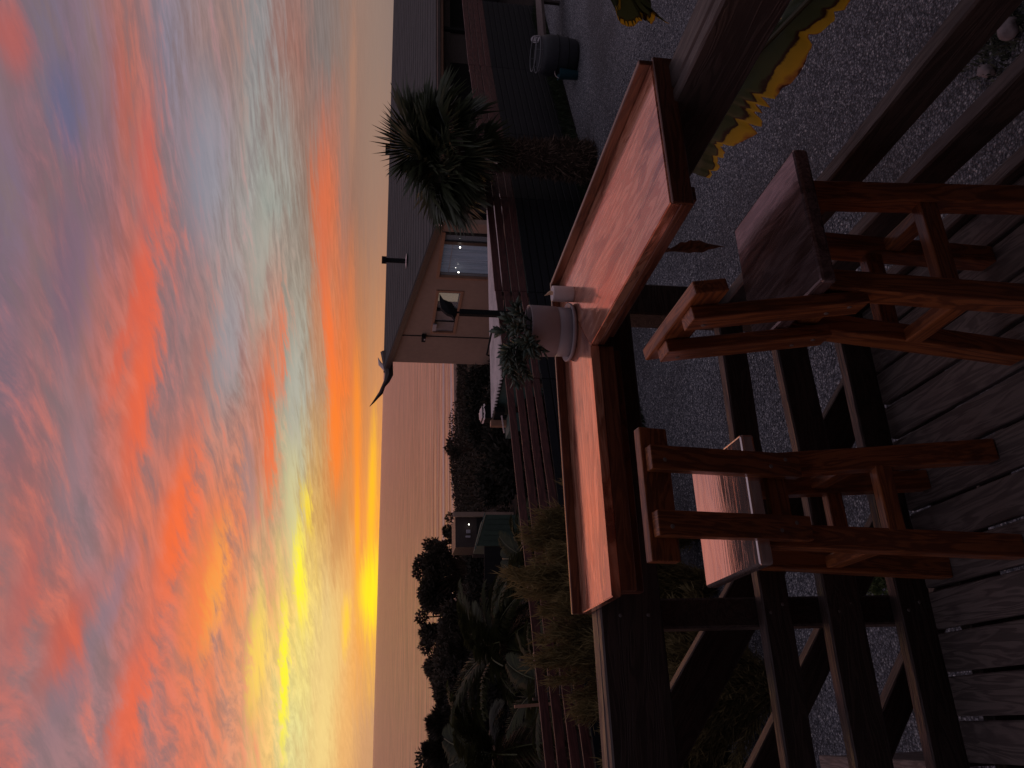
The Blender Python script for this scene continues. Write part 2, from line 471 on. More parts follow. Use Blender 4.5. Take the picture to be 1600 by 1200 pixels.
M_seat = wood('stool_seat_wood', (.38, .27, .27), (.22, .15, .15), .20, .5, .8, coat=.5, coat_rough=.06, coat_ior=1.6, bumpy=.07, stain=(.12, .06, .045, .6), var=.06, metal=.66, fig=(1.6, 6.5, 6.5))
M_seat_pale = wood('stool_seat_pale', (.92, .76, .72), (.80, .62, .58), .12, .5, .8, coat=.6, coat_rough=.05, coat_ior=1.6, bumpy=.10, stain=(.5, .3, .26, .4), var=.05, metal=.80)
M_fboard = wood('fence_brown_board', (.105, .034, .03), (.055, .019, .018), .55, .5, .5, bumpy=.3, var=.16)
M_fdark = plain('fence_dark_slat', (.008, .009, .012), .6, .25, 14, .3, bumpy=.15)
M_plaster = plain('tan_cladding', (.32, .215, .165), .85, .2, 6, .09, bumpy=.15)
M_roof = plain('roof_shingle', (.062, .060, .060), .8, .3, 9, .22, bumpy=.4, bdist=.02)
M_trimwood = plain('window_trim_wood', (.30, .15, .095), .5, .4, 12, .18)
M_darkin = plain('dark_interior', (.02, .018, .018), .9, .1, 5, .2)
M_black = plain('black_metal', (.008, .008, .009), .8, .2, 20, .2)
M_corr = plain('pale_corrugated_sheet', (.66, .50, .47), .42, .8, 4, .14, bumpy=.05)
M_teal = plain('teal_painted_wall', (.062, .10, .088), .7, .3, 6, .2)
M_green = plain('faded_green_panel', (.055, .078, .058), .8, .3, 7, .25)
M_soil = plain('potting_soil', (.02, .014, .01), .95, .2, 160, .5, bumpy=.8)
M_pot = plain('lilac_glazed_pot', (.37, .325, .35), .42, .5, 26, .06, bumpy=.05, bdist=.0015)
M_candle = plain('candle_wax', (.85, .72, .71), .45, .4, 30, .05, bumpy=.04)
M_flame = plain('candle_flame_tip', (.85, .58, .36), .4, .5, 30, .05, bumpy=0)
M_bark = plain('rough_bark', (.055, .034, .024), .95, .1, 60, .5, bumpy=.8)
M_fibre = leafmat('palm_fibre', (.05, .032, .024), (.22, .145, .105), .85, .2, .05)
M_palm = leafmat('palm_leaf_green', (.016, .022, .010), (.13, .15, .075), .45, .7, .18)
M_palm2 = leafmat('garden_palm_green', (.014, .016, .007), (.10, .10, .035), .55, .4, .2)
M_succ = leafmat('succulent_leaf', (.040, .060, .046), (.10, .135, .095), .45, .5, .08)
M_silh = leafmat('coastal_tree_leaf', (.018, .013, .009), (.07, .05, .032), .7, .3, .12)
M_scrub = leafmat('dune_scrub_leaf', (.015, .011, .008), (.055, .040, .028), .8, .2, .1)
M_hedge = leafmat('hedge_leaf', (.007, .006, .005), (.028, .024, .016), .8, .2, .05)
M_feather = leafmat('feathery_olive', (.07, .058, .026), (.30, .22, .09), .75, .3, .3)
M_grass = leafmat('grass_blade', (.012, .020, .010), (.05, .065, .032), .7, .3, .2)
M_dry = leafmat('dry_brown_leaf', (.05, .02, .012), (.22, .085, .045), .6, .4, .25)
M_house_own = plain('verandah_wall', (.10, .075, .065), .8, .3, 6, .1)

# glass
M_glass, nt, b, g = new_mat('window_glass')
b.inputs['Base Color'].default_value = (.5, .55, .6, 1); b.inputs['Roughness'].default_value = .05; b.inputs['Specular IOR Level'].default_value = .6
b.inputs['Alpha'].default_value = .22
# curtain: its glow imitates light the cloth reflects; streaks imitate fold shading
M_curtain, nt, b, g = new_mat('pale_blue_curtain')
t_ = nt.nodes.new('ShaderNodeTexCoord').outputs['Object']
cn = g.noise(g.mapping(t_, scale=(3.0, 3.0, .12)), 4.6, 3, .6)
nt.links.new(g.mix(g.mapr(cn, .35, .65), (.10, .12, .17, 1), (.40, .44, .54, 1)), b.inputs['Base Color'])
b.inputs['Roughness'].default_value = .9
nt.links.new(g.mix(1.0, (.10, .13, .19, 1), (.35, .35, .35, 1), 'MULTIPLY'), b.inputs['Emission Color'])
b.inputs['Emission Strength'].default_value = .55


def emis(name, c, s):
    m, nt, b, g = new_mat(name)
    b.inputs['Base Color'].default_value = (0, 0, 0, 1)
    b.inputs['Emission Color'].default_value = tuple(c) + (1,); b.inputs['Emission Strength'].default_value = s
    return m


M_bulb = emis('lit_bulb', (1, .95, .85), 6)
M_blind_glow = emis('glowing_blind', (.55, .42, .30), .34)  # blind glows by its own emission, standing in for light on it

# gravel: real stone-sized cells of differing grey
M_gravel, nt, b, g = new_mat('gravel_ground')
t_ = nt.nodes.new('ShaderNodeTexCoord').outputs['Object']


def voro(vec, scale, feat='F1', out='Distance'):
    n = nt.nodes.new('ShaderNodeTexVoronoi'); n.feature = feat; nt.links.new(vec, n.inputs['Vector']); n.inputs['Scale'].default_value = scale
    return n.outputs[out]


vc = voro(t_, 66, 'F1', 'Color'); vd = voro(t_, 66)
sp = nt.nodes.new('ShaderNodeSeparateXYZ'); nt.links.new(vc, sp.inputs[0])
shade = g.mapr(sp.outputs[0], 0, 1, 0, 1, False)
gc = g.ramp(shade, [(0, (.075, .076, .09, 1)), (.40, (.185, .183, .208, 1)), (.75, (.31, .30, .33, 1)), (.92, (.46, .44, .46, 1)), (1, (.68, .64, .64, 1))])
pat = g.noise(t_, .9, 4, .6)
gc = g.mix(g.mapr(pat, .42, .66, .0, .55), gc, (.10, .085, .088, 1))
big = g.mapr(g.noise(t_, .33, 3, .5), .35, .65, .66, 1.08)
gc = g.mix(1.0, gc, g.comb(big, big, big), 'MULTIPLY')
crev = g.mapr(vd, .25, .62, 1.0, .35)
gc = g.mix(1.0, gc, g.comb(crev, crev, crev), 'MULTIPLY')
nt.links.new(gc, b.inputs['Base Color']); b.inputs['Roughness'].default_value = .75
b.inputs['Specular IOR Level'].default_value = .4
bump(nt, b, g.m('SUBTRACT', 1.0, vd), 1.0, .012)
M_stone = plain('loose_pebble', (.26, .235, .25), .7, .4, 40, .35, bumpy=.3)
M_rock = plain('garden_rock', (.20, .165, .165), .8, .3, 14, .3, bumpy=.5, bdist=.01)

# terrain: dark scrubby earth, mauve sand near the beach
M_land, nt, b, g = new_mat('coastal_ground')
gm = nt.nodes.new('ShaderNodeNewGeometry').outputs['Position']
sx = nt.nodes.new('ShaderNodeSeparateXYZ'); nt.links.new(gm, sx.inputs[0])
nn = g.noise(gm, .22, 6, .62)
dd = g.m('ADD', sx.outputs[1], g.m('MULTIPLY', g.m('SUBTRACT', nn, .5), 70.0))
lc = g.mix(g.mapr(dd, 62, 100), (.016, .012, .010, 1), (.155, .105, .090, 1))
lc = g.mix(g.mapr(dd, 136, 146), lc, (.24, .17, .15, 1))
k2 = g.mapr(g.noise(gm, 1.4, 5, .65), .3, .7, .7, 1.3)
lc = g.mix(1.0, lc, g.comb(k2, k2, k2), 'MULTIPLY')
nt.links.new(lc, b.inputs['Base Color']); b.inputs['Roughness'].default_value = .95; b.inputs['Specular IOR Level'].default_value = .1
bump(nt, b, nn, .6, .4)

# sea
M_sea, nt, b, g = new_mat('sea_water')
gm = nt.nodes.new('ShaderNodeNewGeometry').outputs['Position']
sx = nt.nodes.new('ShaderNodeSeparateXYZ'); nt.links.new(gm, sx.inputs[0])
Y_ = sx.outputs[1]; X_ = sx.outputs[0]
# wave crests run across (along X); warped
wy = g.m('ADD', Y_, g.m('ADD', g.m('MULTIPLY', X_, .03), g.m('MULTIPLY', g.m('SUBTRACT', g.noise(g.mapping(gm, scale=(.016, .03, 1)), 1, 4, .6), .5), 12.0)))
foamrow = None
for (yc, hw, s) in ((148.5, 1.6, .5), (154.5, 3.4, .95), (161.5, 1.2, .45), (174, 3.4, .9), (192, 2.4, .4), (212, 2.4, .22)):
    f_ = g.mapr(g.m('ABSOLUTE', g.m('SUBTRACT', wy, yc)), hw, hw * .25, 0, s)
    foamrow = f_ if foamrow is None else g.m('MAXIMUM', foamrow, f_)
brk = g.noise(g.mapping(gm, scale=(.06, .5, 1)), 1, 5, .65)
foam = g.m('MULTIPLY', foamrow, g.mapr(brk, .30, .52))
ripple = g.noise(g.mapping(gm, scale=(.035, .34, 1)), 1, 6, .7, .4)
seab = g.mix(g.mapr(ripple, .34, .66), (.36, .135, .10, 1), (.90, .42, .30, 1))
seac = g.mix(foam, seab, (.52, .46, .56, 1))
trough = None
for (yc, hw, s) in ((158.6, 1.5, .6), (168.0, 2.6, .8), (185.0, 3.2, 1.0), (204, 3.5, .7)):
    f_ = g.mapr(g.m('ABSOLUTE', g.m('SUBTRACT', wy, yc)), hw, hw * .3, 0, s)
    trough = f_ if trough is None else g.m('MAXIMUM', trough, f_)
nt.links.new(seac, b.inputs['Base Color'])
b.inputs['IOR'].default_value = 1.33
b.inputs['Specular Tint'].default_value = (1, .72, .62, 1)
n1 = g.noise(g.mapping(gm, scale=(.05, .26, 1)), 1, 5, .6, .3)
n2_ = g.noise(g.mapping(gm, scale=(.4, 1.3, 1)), 1, 4, .6)
hh = g.m('ADD', g.m('ADD', g.m('MULTIPLY', n1, 1.0), g.m('MULTIPLY', n2_, .22)), g.m('MULTIPLY', trough, -.7))
b.inputs['Roughness'].default_value = .30
b.inputs['Specular IOR Level'].default_value = .5
bump(nt, b, hh, 1.0, 3.2)
# ------------------------------------------------------------------ the setting
# fence line (plan) and ground fall beyond it
FP = [(13.9, 12.05), (11.2, 11.15), (8.85, 10.20), (7.05, 9.48), (5.15, 8.88), (3.70, 8.36), (1.74, 7.78), (.6, 7.42), (-.45, 7.08), (-2.6, 6.4)]


def fence_y(x): return 7.2 + .352 * (x + .33)


def ground_z(x, y):
    d = y - fence_y(x) - .4
    if d <= 0: return -1.3
    if d < 12: return -1.3 - .085 * d
    return -2.32 - (d - 12) * .0815


xs = sorted(set([-900, -400, -200, -120, -80, -50, -30, -20] + list(range(-12, 30, 3)) + [36, 45, 60, 80, 110, 150, 220, 400, 900]))
ys = [-60, -20, -5] + [3 + i * 1.5 for i in range(20)] + [36, 40, 45, 50, 56, 62, 70, 78, 86, 95, 105, 115, 125, 135, 142, 148, 155, 170, 200]
vs, fs = [], []
for y in ys:
    for x in xs:
        yy = min(y, 220)
        z = ground_z(x * (1 if abs(x) < 30 else .2), yy)
        if y > 30: z += 1.1 * mnoise.noise(Vector((x * .035, y * .06, 2))) * min(1, max(0, (138 - y) / 40))
        z = max(z, -16)
        if y >= 148: z = min(z, -12.6 - (y - 148) * .1)
        vs.append((x, y, z))
nx_ = len(xs)
for j in range(len(ys) - 1):
    for i in range(nx_ - 1):
        a = j * nx_ + i
        fs.append((a, a + 1, a + 1 + nx_, a + nx_))
tag(mesh_obj('ground', vs, fs, M_land, smooth=True), kind='structure')
sea = mesh_obj('sea', [(-28000, 120, -12.4), (28000, 120, -12.4), (28000, 32000, -12.4), (-28000, 32000, -12.4)], [(0, 1, 2, 3)], M_sea)
tag(sea, kind='structure')
# gravel yard sheet
gx = [-9, -6, -3, -1, 1, 3, 5, 7, 9, 11, 13, 16]
vs = []; fs = []
for x in gx:
    for t2 in np.linspace(0, 1, 6):
        edge = fence_y(x) - (.62 if x > 6 else .30) + .10 * mnoise.noise(Vector((x * 1.7, 0, 0)))
        vs.append((x, -4 + (edge + 4) * t2, -1.296 + .012 * mnoise.noise(Vector((x, t2 * 6, 0)))))
for i in range(len(gx) - 1):
    for j in range(5):
        a = i * 6 + j; fs.append((a, a + 6, a + 7, a + 1))
tag(mesh_obj('gravel_yard', vs, fs, M_gravel), kind='structure')

# loose pebbles
rg = np.random.default_rng(3)


def pebble_field(name, n, xr, yr, rmin, rmax, mat, accept, z=-1.296):
    base = np.array([(1, 0, 0), (-1, 0, 0), (0, 1, 0), (0, -1, 0), (0, 0, 1), (0, 0, -1)], float)
    tri = np.array([(0, 2, 4), (2, 1, 4), (1, 3, 4), (3, 0, 4), (2, 0, 5), (1, 2, 5), (3, 1, 5), (0, 3, 5)])
    X = rg.uniform(*xr, n); Y = rg.uniform(*yr, n)
    k = accept(X, Y); X, Y = X[k], Y[k]; n = len(X)
    r_ = rmin + (rmax - rmin) * rg.random(n) ** 3
    V = np.empty((n, 6, 3))
    jit = rg.uniform(.6, 1.25, (n, 6, 1))
    sc = np.stack([r_ * rg.uniform(.8, 1.5, n), r_ * rg.uniform(.7, 1.1, n), r_ * rg.uniform(.45, .8, n)], 1)
    V[:] = base[None] * jit * sc[:, None, :]
    a = rg.uniform(0, 6.28, n)
    c, s = np.cos(a)[:, None], np.sin(a)[:, None]
    x0 = V[:, :, 0] * c - V[:, :, 1] * s; y0 = V[:, :, 0] * s + V[:, :, 1] * c
    V[:, :, 0] = x0 + X[:, None]; V[:, :, 1] = y0 + Y[:, None]; V[:, :, 2] += z + r_[:, None] * .3
    F = (tri[None] + (np.arange(n) * 6)[:, None, None]).reshape(-1, 3)
    o = np_mesh(name, V.reshape(-1, 3), F, mat, colors=np.repeat(rg.random(n), 6))
    return tag(o, kind='stuff')


M_peb, nt, b, g = new_mat('pebble_mix')
at = nt.nodes.new('ShaderNodeAttribute'); at.attribute_name = 'tone'
nt.links.new(g.ramp(at.outputs['Fac'], [(0, (.07, .068, .08, 1)), (.5, (.17, .162, .182, 1)), (.85, (.30, .285, .30, 1)), (1, (.52, .48, .47, 1))], 'LINEAR'), b.inputs['Base Color'])
b.inputs['Roughness'].default_value = .7
pebble_field('gravel', 120000, (-1, 7.5), (2.2, 9.5), .004, .0125, M_peb, lambda X, Y: (Y < fence_y(X) - .45) & (Y < 9.0) & (X < 1.3 + (Y + .5) * .95))

# ------------------------------------------------------------------ deck
deck = thing('deck', (0, 0, 0), None, None)
deck['kind'] = 'structure'
x0 = 1.247
k = 0
while x0 > -2.3:
    w = .105
    box('plank', (x0 - w, -1.25, -.028), (x0, 2.186, 0.0 + rnd.uniform(-.0015, .001)), M_deck, deck, bev=.0035, wob=.0012, nx=10)
    x0 -= .1165
    k += 1
for yy in (2.10, 1.5, .9, .3, -.3, -.9):
    box('joist', (-2.3, yy - .022, -.17), (1.24, yy + .022, -.031), M_rail, deck)
for xx, yy in ((1.1, 2.0), (-.6, 2.0), (1.1, .2), (-.6, .2), (-2.0, 2.0), (-2, .2)):
    box('stump', (xx - .06, yy - .055, -1.35), (xx + .06, yy + .055, -.173), M_rail, deck)
box('verandah_wall', (-6, -1.5, -1.3), (6, -1.3, 2.7), M_house_own)['kind'] = 'structure'
beam('verandah_roof', (-6, -.55, 2.78), (6, -.55, 2.78), 1.9, .08, M_house_own)['kind'] = 'structure'

# ------------------------------------------------------------------ railing
M_dull_nail = plain('nail_head', (.16, .14, .13), .5, .5, 20, .1)
rail = thing('deck_railing', (1.3, 2.26, -1.3), 'dark stained timber railing with wide horizontal boards round the two open deck edges', 'railing')
# front run (away from the viewer), boards fixed to the deck side of the posts
YF0, YF1 = 2.190, 2.235
box('top_rail', (-2.4, 2.190, .818), (1.247, 2.226, .995), M_rail, rail, bev=.005, wob=.003, nx=14)
box('rail_cap', (-2.4, 2.2285, .945), (1.247, 2.292, .9955), M_rail, rail, bev=.005, wob=.002, nx=14)
for (za, zb) in ((.436, .522), (.213, .324), (-.012, .096)):
    box('rail', (-2.4, YF0, za), (1.247, YF1, zb), M_rail, rail, bev=.005, wob=.009, nx=16)
# side run
box('top_rail', (1.25, -1.2, .850), (1.284, 2.30, .984), M_rail, rail, bev=.005, wob=.003, nx=14)
box('rail_cap', (1.2865, -1.2, .935), (1.357, 2.30, .9845), M_rail, rail, bev=.005, wob=.002, nx=14)
for (za, zb) in ((.396, .492), (.170, .268), (-.075, .030)):
    box('rail', (1.25, -1.2, za), (1.293, 2.232, zb), M_rail, rail, bev=.005, wob=.007, nx=16)
box('post', (1.238, 2.240, -1.32), (1.354, 2.345, .930), M_rail, rail, bev=.006)
box('post', (.234, 2.238, -1.32), (.318, 2.322, .940), M_rail, rail, bev=.006)
box('post', (-1.35, 2.238, -1.32), (-1.25, 2.335, .940), M_rail, rail, bev=.006)
box('post', (1.296, .15, -1.32), (1.39, .25, .930), M_rail, rail, bev=.006)
box('post', (1.296, -1.15, -1.32), (1.39, -1.05, .930), M_rail, rail, bev=.006)

for (nx_p, zs) in ((.277, (.46, .50, .25, .29, .03, .07, .86, .94)), (-1.30, (.46, .50, .25, .29, .03, .07, .86, .94)), (1.20, (.46, .50, .25, .29, .03, .07, .86, .94))):
    for zz_ in zs:
        v, f = lathe_geo([(0, .0018), (.0045, .0013), (.0055, 0)], 8)
        mesh_obj('nail', v, f, M_dull_nail, rail, Matrix.Translation((nx_p + (.012 if zz_ in (.46, .25, .03) else -.01), 2.1885, zz_)) @ Matrix.Rotation(R(90), 4, 'X'))
# stair hand rails going down beside the front of the deck
st = thing('stair_railing', (.4, 2.45, -1.3), 'dark timber stair railing sloping down below the front deck rails', 'railing')
SL = .764
def stair_board(ztop0, h, x_a, x_b, name):
    za = ztop0 - SL * x_a; zb = ztop0 - SL * x_b
    hv = h / 2 * 1.258
    beam(name, (x_a, 2.445, za - hv), (x_b, 2.445, zb - hv), .05, h, M_rail, st, bev=.004, wob=.003)
stair_board(.798, .135, -.36, 1.44, 'hand_rail')
stair_board(.415, .085, -.60, 1.10, 'rail')
stair_board(.073, .085, -.55, 1.00, 'rail')
box('post', (-.45, 2.473, -1.3), (-.36, 2.56, 1.02), M_rail, st)
box('post', (1.42, 2.473, -1.3), (1.51, 2.56, -.28), M_rail, st)
box('tread', (-.62, 2.60, -.20), (-.155, 3.3, -.165), M_deck, st)
box('riser', (-.18, 2.62, -.62), (-.158, 3.28, -.203), M_rail, st)

# ------------------------------------------------------------------ bar counter
ct = thing('bar_counter', (.9, 2.1, .998), 'glossy reddish wooden bar counter turning the corner on top of the deck railing', 'counter')
ZT = 1.023
# left arm and right arm mitred at the corner (built as prisms)
def prism(name, poly, z0, z1, mat, parent, bev=.003, long_y=False):
    bm = bmesh.new()
    A = [bm.verts.new((x, y, z0)) for x, y in poly]; B = [bm.verts.new((x, y, z1)) for x, y in poly]
    bm.faces.new(A[::-1]); bm.faces.new(B)
    n = len(poly)
    for i in range(n): bm.faces.new((A[i], A[(i + 1) % n], B[(i + 1) % n], B[i]))
    bmesh.ops.recalc_face_normals(bm, faces=bm.faces)
    if bev: bmesh.ops.bevel(bm, geom=list(bm.edges), offset=bev, segments=2, affect='EDGES')
    cx = sum(p[0] for p in poly) / n; cy = sum(p[1] for p in poly) / n
    M = Matrix.Translation((cx, cy, (z0 + z1) / 2))
    if long_y: M = M @ Matrix.Rotation(R(90), 4, 'Z')
    Mi = M.inverted()
    for v in bm.verts: v.co = Mi @ v.co
    me = bpy.data.meshes.new(name); bm.to_mesh(me); bm.free(); me.materials.append(mat)
    return place(bpy.data.objects.new(name, me), M, parent)
XL, XO, XI, YO, YI, YN = .300, 1.362, 1.000, 2.292, 1.990, 1.318
XF, YF_ = XI - .018, YI - .018
prism('counter_board', [(XL - .014, YF_), (XF, YF_), (XO - .001, YO - .001), (XL - .014, YO)], .998, ZT, M_counter, ct, .0025)
prism('counter_board', [(XF + .001, YN - .016), (XO, YN - .016), (XO, YO - .002), (XF + .001, YF_ + .001)], .9981, ZT + .0002, M_counter, ct, .0025, True)
# upstand lip on the outer edges
box('edge_lip', (XL - .014, YO + .0005, .985), (XO + .014, YO + .014, 1.050), M_trim, ct, bev=.002)
box('edge_lip', (XO + .0005, YN - .012, .985), (XO + .014, YO, 1.0495), M_trim, ct, bev=.002)
# edging boards under the front
box('front_edging', (XL, YF_ + .002, .955), (XF - .0005, YF_ + .020, .9975), M_trim, ct, bev=.002)
box('under_batten', (XL, YF_ + .024, .930), (XF - .002, YF_ + .060, .9965), M_trim, ct, bev=.002)
box('front_edging', (XF + .002, YN - .012, .982), (XF + .020, YF_, .9975), M_trim, ct, bev=.002)
box('under_batten', (XF + .024, YN, .955), (XF + .060, YF_ - .006, .9965), M_trim, ct, bev=.002)
box('end_board', (XF - .002, YN - .024, .974), (XO + .014, YN - .0165, 1.021), M_trim, ct, bev=.002)


# ------------------------------------------------------------------ stools
M_screw = plain('screw_head', (.20, .15, .13), .5, .5, 20, .1)


def make_stool(loc, rz, label, seatmat):
    t = thing('bar_stool', loc, label, 'stool', rz, 'wooden bar stools at the counter')
    Mt = PM[t.name]
    def P_(x, y, z): return Mt @ Vector((x, y, z))
    up = Mt.to_3x3() @ Vector((0, 1, 0))
    def B(name, p, q, w, h, mat=M_stool, upv=None, bev=.004, wob=.0015):
        return beam(name, P_(*p), P_(*q), w, h, mat, t, upv or up, bev, wob, nx=6, segs=2)
    B('seat', (-.165, -.002, .683), (.165, -.002, .683), .036, .345, seatmat, bev=.007, wob=.001)
    for s in (-1, 1):
        B('leg', (s * .128, -.178, 0), (s * .088, -.135, .664), .058, .048)
        B('leg', (s * .130, .105, 0), (s * .094, .095, .664), .056, .048)
        B('back_post', (s * .080, -.172, .560), (s * .079, -.232, .972), .060, .030, bev=.003)
        for zz_ in (.600, .645, .935):
            yy_ = -.172 - .060 * (zz_ - .560) / .412 - .0155
            v_, f_ = lathe_geo([(0, .0016), (.0045, .0012), (.0055, 0)], 10)
            mesh_obj('screw', v_, f_, M_screw, t, Mt @ Matrix.Translation((s * .080 + (.012 if zz_ == .6 else -.008), yy_, zz_)) @ Matrix.Rotation(R(90), 4, 'X'))
    zax = Vector((0, 0, 1))
    B('backrest', (-.163, -.198, .950), (.163, -.198, .948), .030, .076, upv=Mt.to_3x3() @ Vector((0, -.16, 1)))
    B('stretcher', (-.085, -.165, .325), (.085, -.165, .325), .034, .046, upv=zax)
    B('stretcher', (-.09, .100, .312), (.09, .100, .312), .034, .046, upv=zax)
    B('stretcher', (-.112, -.145, .362), (-.112, .085, .362), .034, .046, upv=zax)
    B('stretcher', (.112, -.145, .362), (.112, .085, .362), .034, .046, upv=zax)
    B('apron', (-.072, -.142, .612), (.072, -.142, .612), .026, .052, upv=zax)
    B('apron', (-.072, .088, .612), (.072, .088, .612), .026, .052, upv=zax)
    return t
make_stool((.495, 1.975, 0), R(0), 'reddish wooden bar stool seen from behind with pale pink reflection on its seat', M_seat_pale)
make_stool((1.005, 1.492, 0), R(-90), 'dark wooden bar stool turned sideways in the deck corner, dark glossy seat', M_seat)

# ------------------------------------------------------------------ potted succulent
pt = thing('potted_plant', (1.122, 2.170, ZT + .0005), 'lilac grey round pot on a saucer with a trailing green succulent', 'plant')
Mp = PM[pt.name]
R0 = .080
v, f = lathe_geo([(0, .0), (R0 * 1.02, .0), (R0 * 1.12, .007), (R0 * 1.15, .015), (R0 * 1.10, .015), (R0 * 1.03, .010), (0, .009)], 56)
mesh_obj('saucer', v, f, M_pot, pt, Mp, True)
v, f = lathe_geo([(R0 * .90, .0095), (R0 * .955, .014), (R0 * .965, .050), (R0 * .945, .0515), (R0 * .945, .0535), (R0 * .985, .0550), (R0 * 1.0, .136), (R0 * .998, .139), (R0 * .99, .139), (R0 * .975, .132), (R0 * .95, .07)], 56)
mesh_obj('pot', v, f, M_pot, pt, Mp, True)
v, f = lathe_geo([(0, .122), (R0 * .5, .121), (R0 * .97, .118)], 32)
mesh_obj('soil', v, f, M_soil, pt, Mp, True)
# fleshy pointed leaf, shared
def fleshy():
    V, F = [], []
    prof = [(0, .08), (.15, .55), (.4, 1.0), (.65, .85), (.85, .45), (1.0, .03)]
    for (s, w) in prof:
        z = .16 * s * s
        for (a, b_) in ((-1, .12), (0, -.22), (1, .12), (0, .30)):
            V.append((s, a * w * .20, z + b_ * w * .2))
    for i in range(len(prof) - 1):
        for k in range(4):
            F.append((i * 4 + k, i * 4 + (k + 1) % 4, (i + 1) * 4 + (k + 1) % 4, (i + 1) * 4 + k))
    F.append((0, 3, 2, 1)); n = (len(prof) - 1) * 4; F.append((n, n + 1, n + 2, n + 3))
    return V, F
LV, LF = fleshy()
LM = []
for k in range(3):
    me = bpy.data.meshes.new('succulent_leaf'); me.from_pydata(LV, [], LF); me.update()
    me.polygons.foreach_set('use_smooth', [True] * len(me.polygons))
    at = me.attributes.new('tone', 'FLOAT', 'POINT'); at.data.foreach_set('value', [min(1, .15 + .35 * k + .2 * v_[0]) for v_ in LV])
    me.materials.append(M_succ); LM.append(me)
r5 = random.Random(11)
stems = [  # direction in plan (deg), length, rise, droop
    (100, .13, .075, .0), (165, .155, .07, .03), (185, .14, .06, .05), (205, .11, .05, .05), (225, .14, .055, .05),
    (150, .11, .08, .0), (60, .07, .095, .0), (250, .10, .08, .02), (195, .10, .09, 0), (175, .15, .085, .02), (30, .05, .075, .0), (215, .12, .04, .07), (130, .15, .05, .03), (300, .06, .06, 0)]
for (dg, ln_, rise, droop) in stems:
    th = R(dg + r5.uniform(-8, 8))
    base = Vector((.028 * math.cos(th), .028 * math.sin(th), .12))
    pts = []
    for i in range(9):
        s = i / 8
        pts.append(base + Vector((math.cos(th) * ln_ * .86 * s, math.sin(th) * ln_ * .86 * s, rise * math.sin(min(1, s * 1.2) * 1.5) - droop * .7 * s * s)))
    V, F = tube_geo(pts, [.0028] * 9, 6)
    me = bpy.data.meshes.new('stem'); me.from_pydata([tuple(p) for p in V], [], F); me.materials.append(M_succ)
    reuse('stem', me, pt, Mp)
    nl = int(16 + ln_ * 105)
    for i in range(nl):
        s = .18 + .82 * i / (nl - 1)
        j = min(7, int(s * 8)); p = pts[j].lerp(pts[j + 1], s * 8 - j)
        d = (pts[j + 1] - pts[j]).normalized()
        phi = i * 2.4 + r5.uniform(-.3, .3)
        a = d.orthogonal().normalized(); b_ = d.cross(a)
        side = a * math.cos(phi) + b_ * math.sin(phi)
        open_ = .95 - .6 * s
        dirv = (side * open_ + d * (1 - open_ * .55) + Vector((0, 0, .15))).normalized()
        z = d.cross(dirv).cross(dirv); z = z.normalized() if z.length > .01 else Vector((0, 0, 1))
        y = z.cross(dirv)
        sz = r5.uniform(.034, .052) * (1 - .25 * s)
        Mx = Matrix((dirv, y, z)).transposed().to_4x4(); Mx.translation = p
        reuse('leaf', LM[r5.randrange(3)], pt, Mp @ Mx @ Matrix.Diagonal((sz, sz, sz, 1)))

# ------------------------------------------------------------------ candle
cn_ = thing('candle', (1.228, 2.118, ZT + .0005), 'small white pillar candle with a flame shaped tip beside the pot', 'candle')
Mc = PM[cn_.name]
v, f = lathe_geo([(0, 0), (.0235, 0), (.0245, .002), (.0245, .063), (.0235, .0665), (.0205, .067), (.0185, .064), (.012, .0625), (0, .062)], 40)
mesh_obj('candle_body', v, f, M_candle, cn_, Mc, True)
pts = [(0, 0, .062), (.001, 0, .066), (.0015, -.001, .072), (-.001, -.001, .078), (-.006, 0, .085), (-.0095, 0, .091)]
v, f = tube_geo(pts, [.0035, .0062, .0068, .0045, .0022, .0006], 10)
mesh_obj('flame_tip', v, f, M_flame, cn_, Mc, True)

# ------------------------------------------------------------------ boundary fence
fen = thing('boundary_fence', (5, 9, -1.3), 'long boundary fence of dark slats topped by four reddish brown boards', 'fence')
ZTOP = .205
r8 = random.Random(21)
for i in range(len(FP) - 1):
    a, b2 = Vector((*FP[i], 0)), Vector((*FP[i + 1], 0))
    d = (b2 - a).normalized(); n_ = Vector((-d.y, d.x, 0))
    if n_.y > 0: n_ = -n_
    sub = max(1, round((b2 - a).length / 2.4))
    for s_ in range(sub):
        p = a.lerp(b2, s_ / sub); q = a.lerp(b2, (s_ + 1) / sub)
        box_p = p - n_ * .02
        beam('post', (box_p.x - n_.x * .06, box_p.y - n_.y * .06, -1.3), (box_p.x - n_.x * .06, box_p.y - n_.y * .06, ZTOP - .02), .08, .08, M_rail, fen, up=(d.x, d.y, 0), nx=1, bev=.004)
        dz0 = r8.uniform(-.008, .008); dz1 = r8.uniform(-.008, .008)
        for k in range(4):
            zc = ZTOP - .045 - k * .108
            g_ = .004
            beam('board', (p.x + d.x * g_, p.y + d.y * g_, zc + dz0 + r8.uniform(-.004, .004)), (q.x - d.x * g_, q.y - d.y * g_, zc + dz1 + r8.uniform(-.004, .004)), .026, .080 if i > 3 else .096, M_fboard, fen, bev=.003, wob=.004, nx=4)
        for k in range(10):
            zc = ZTOP - .475 - k * .108
            beam('slat', (p.x + d.x * g_, p.y + d.y * g_, zc), (q.x - d.x * g_, q.y - d.y * g_, zc), .018, .097, M_fdark, fen, bev=.006, wob=.003, nx=3)
        pc = (p + q) / 2
        beam('backing_sheet', (p.x - n_.x * .022, p.y - n_.y * .022, -.80), (q.x - n_.x * .022, q.y - n_.y * .022, -.80), .004, 1.06, M_fdark, fen, bev=0, wob=0, nx=1)

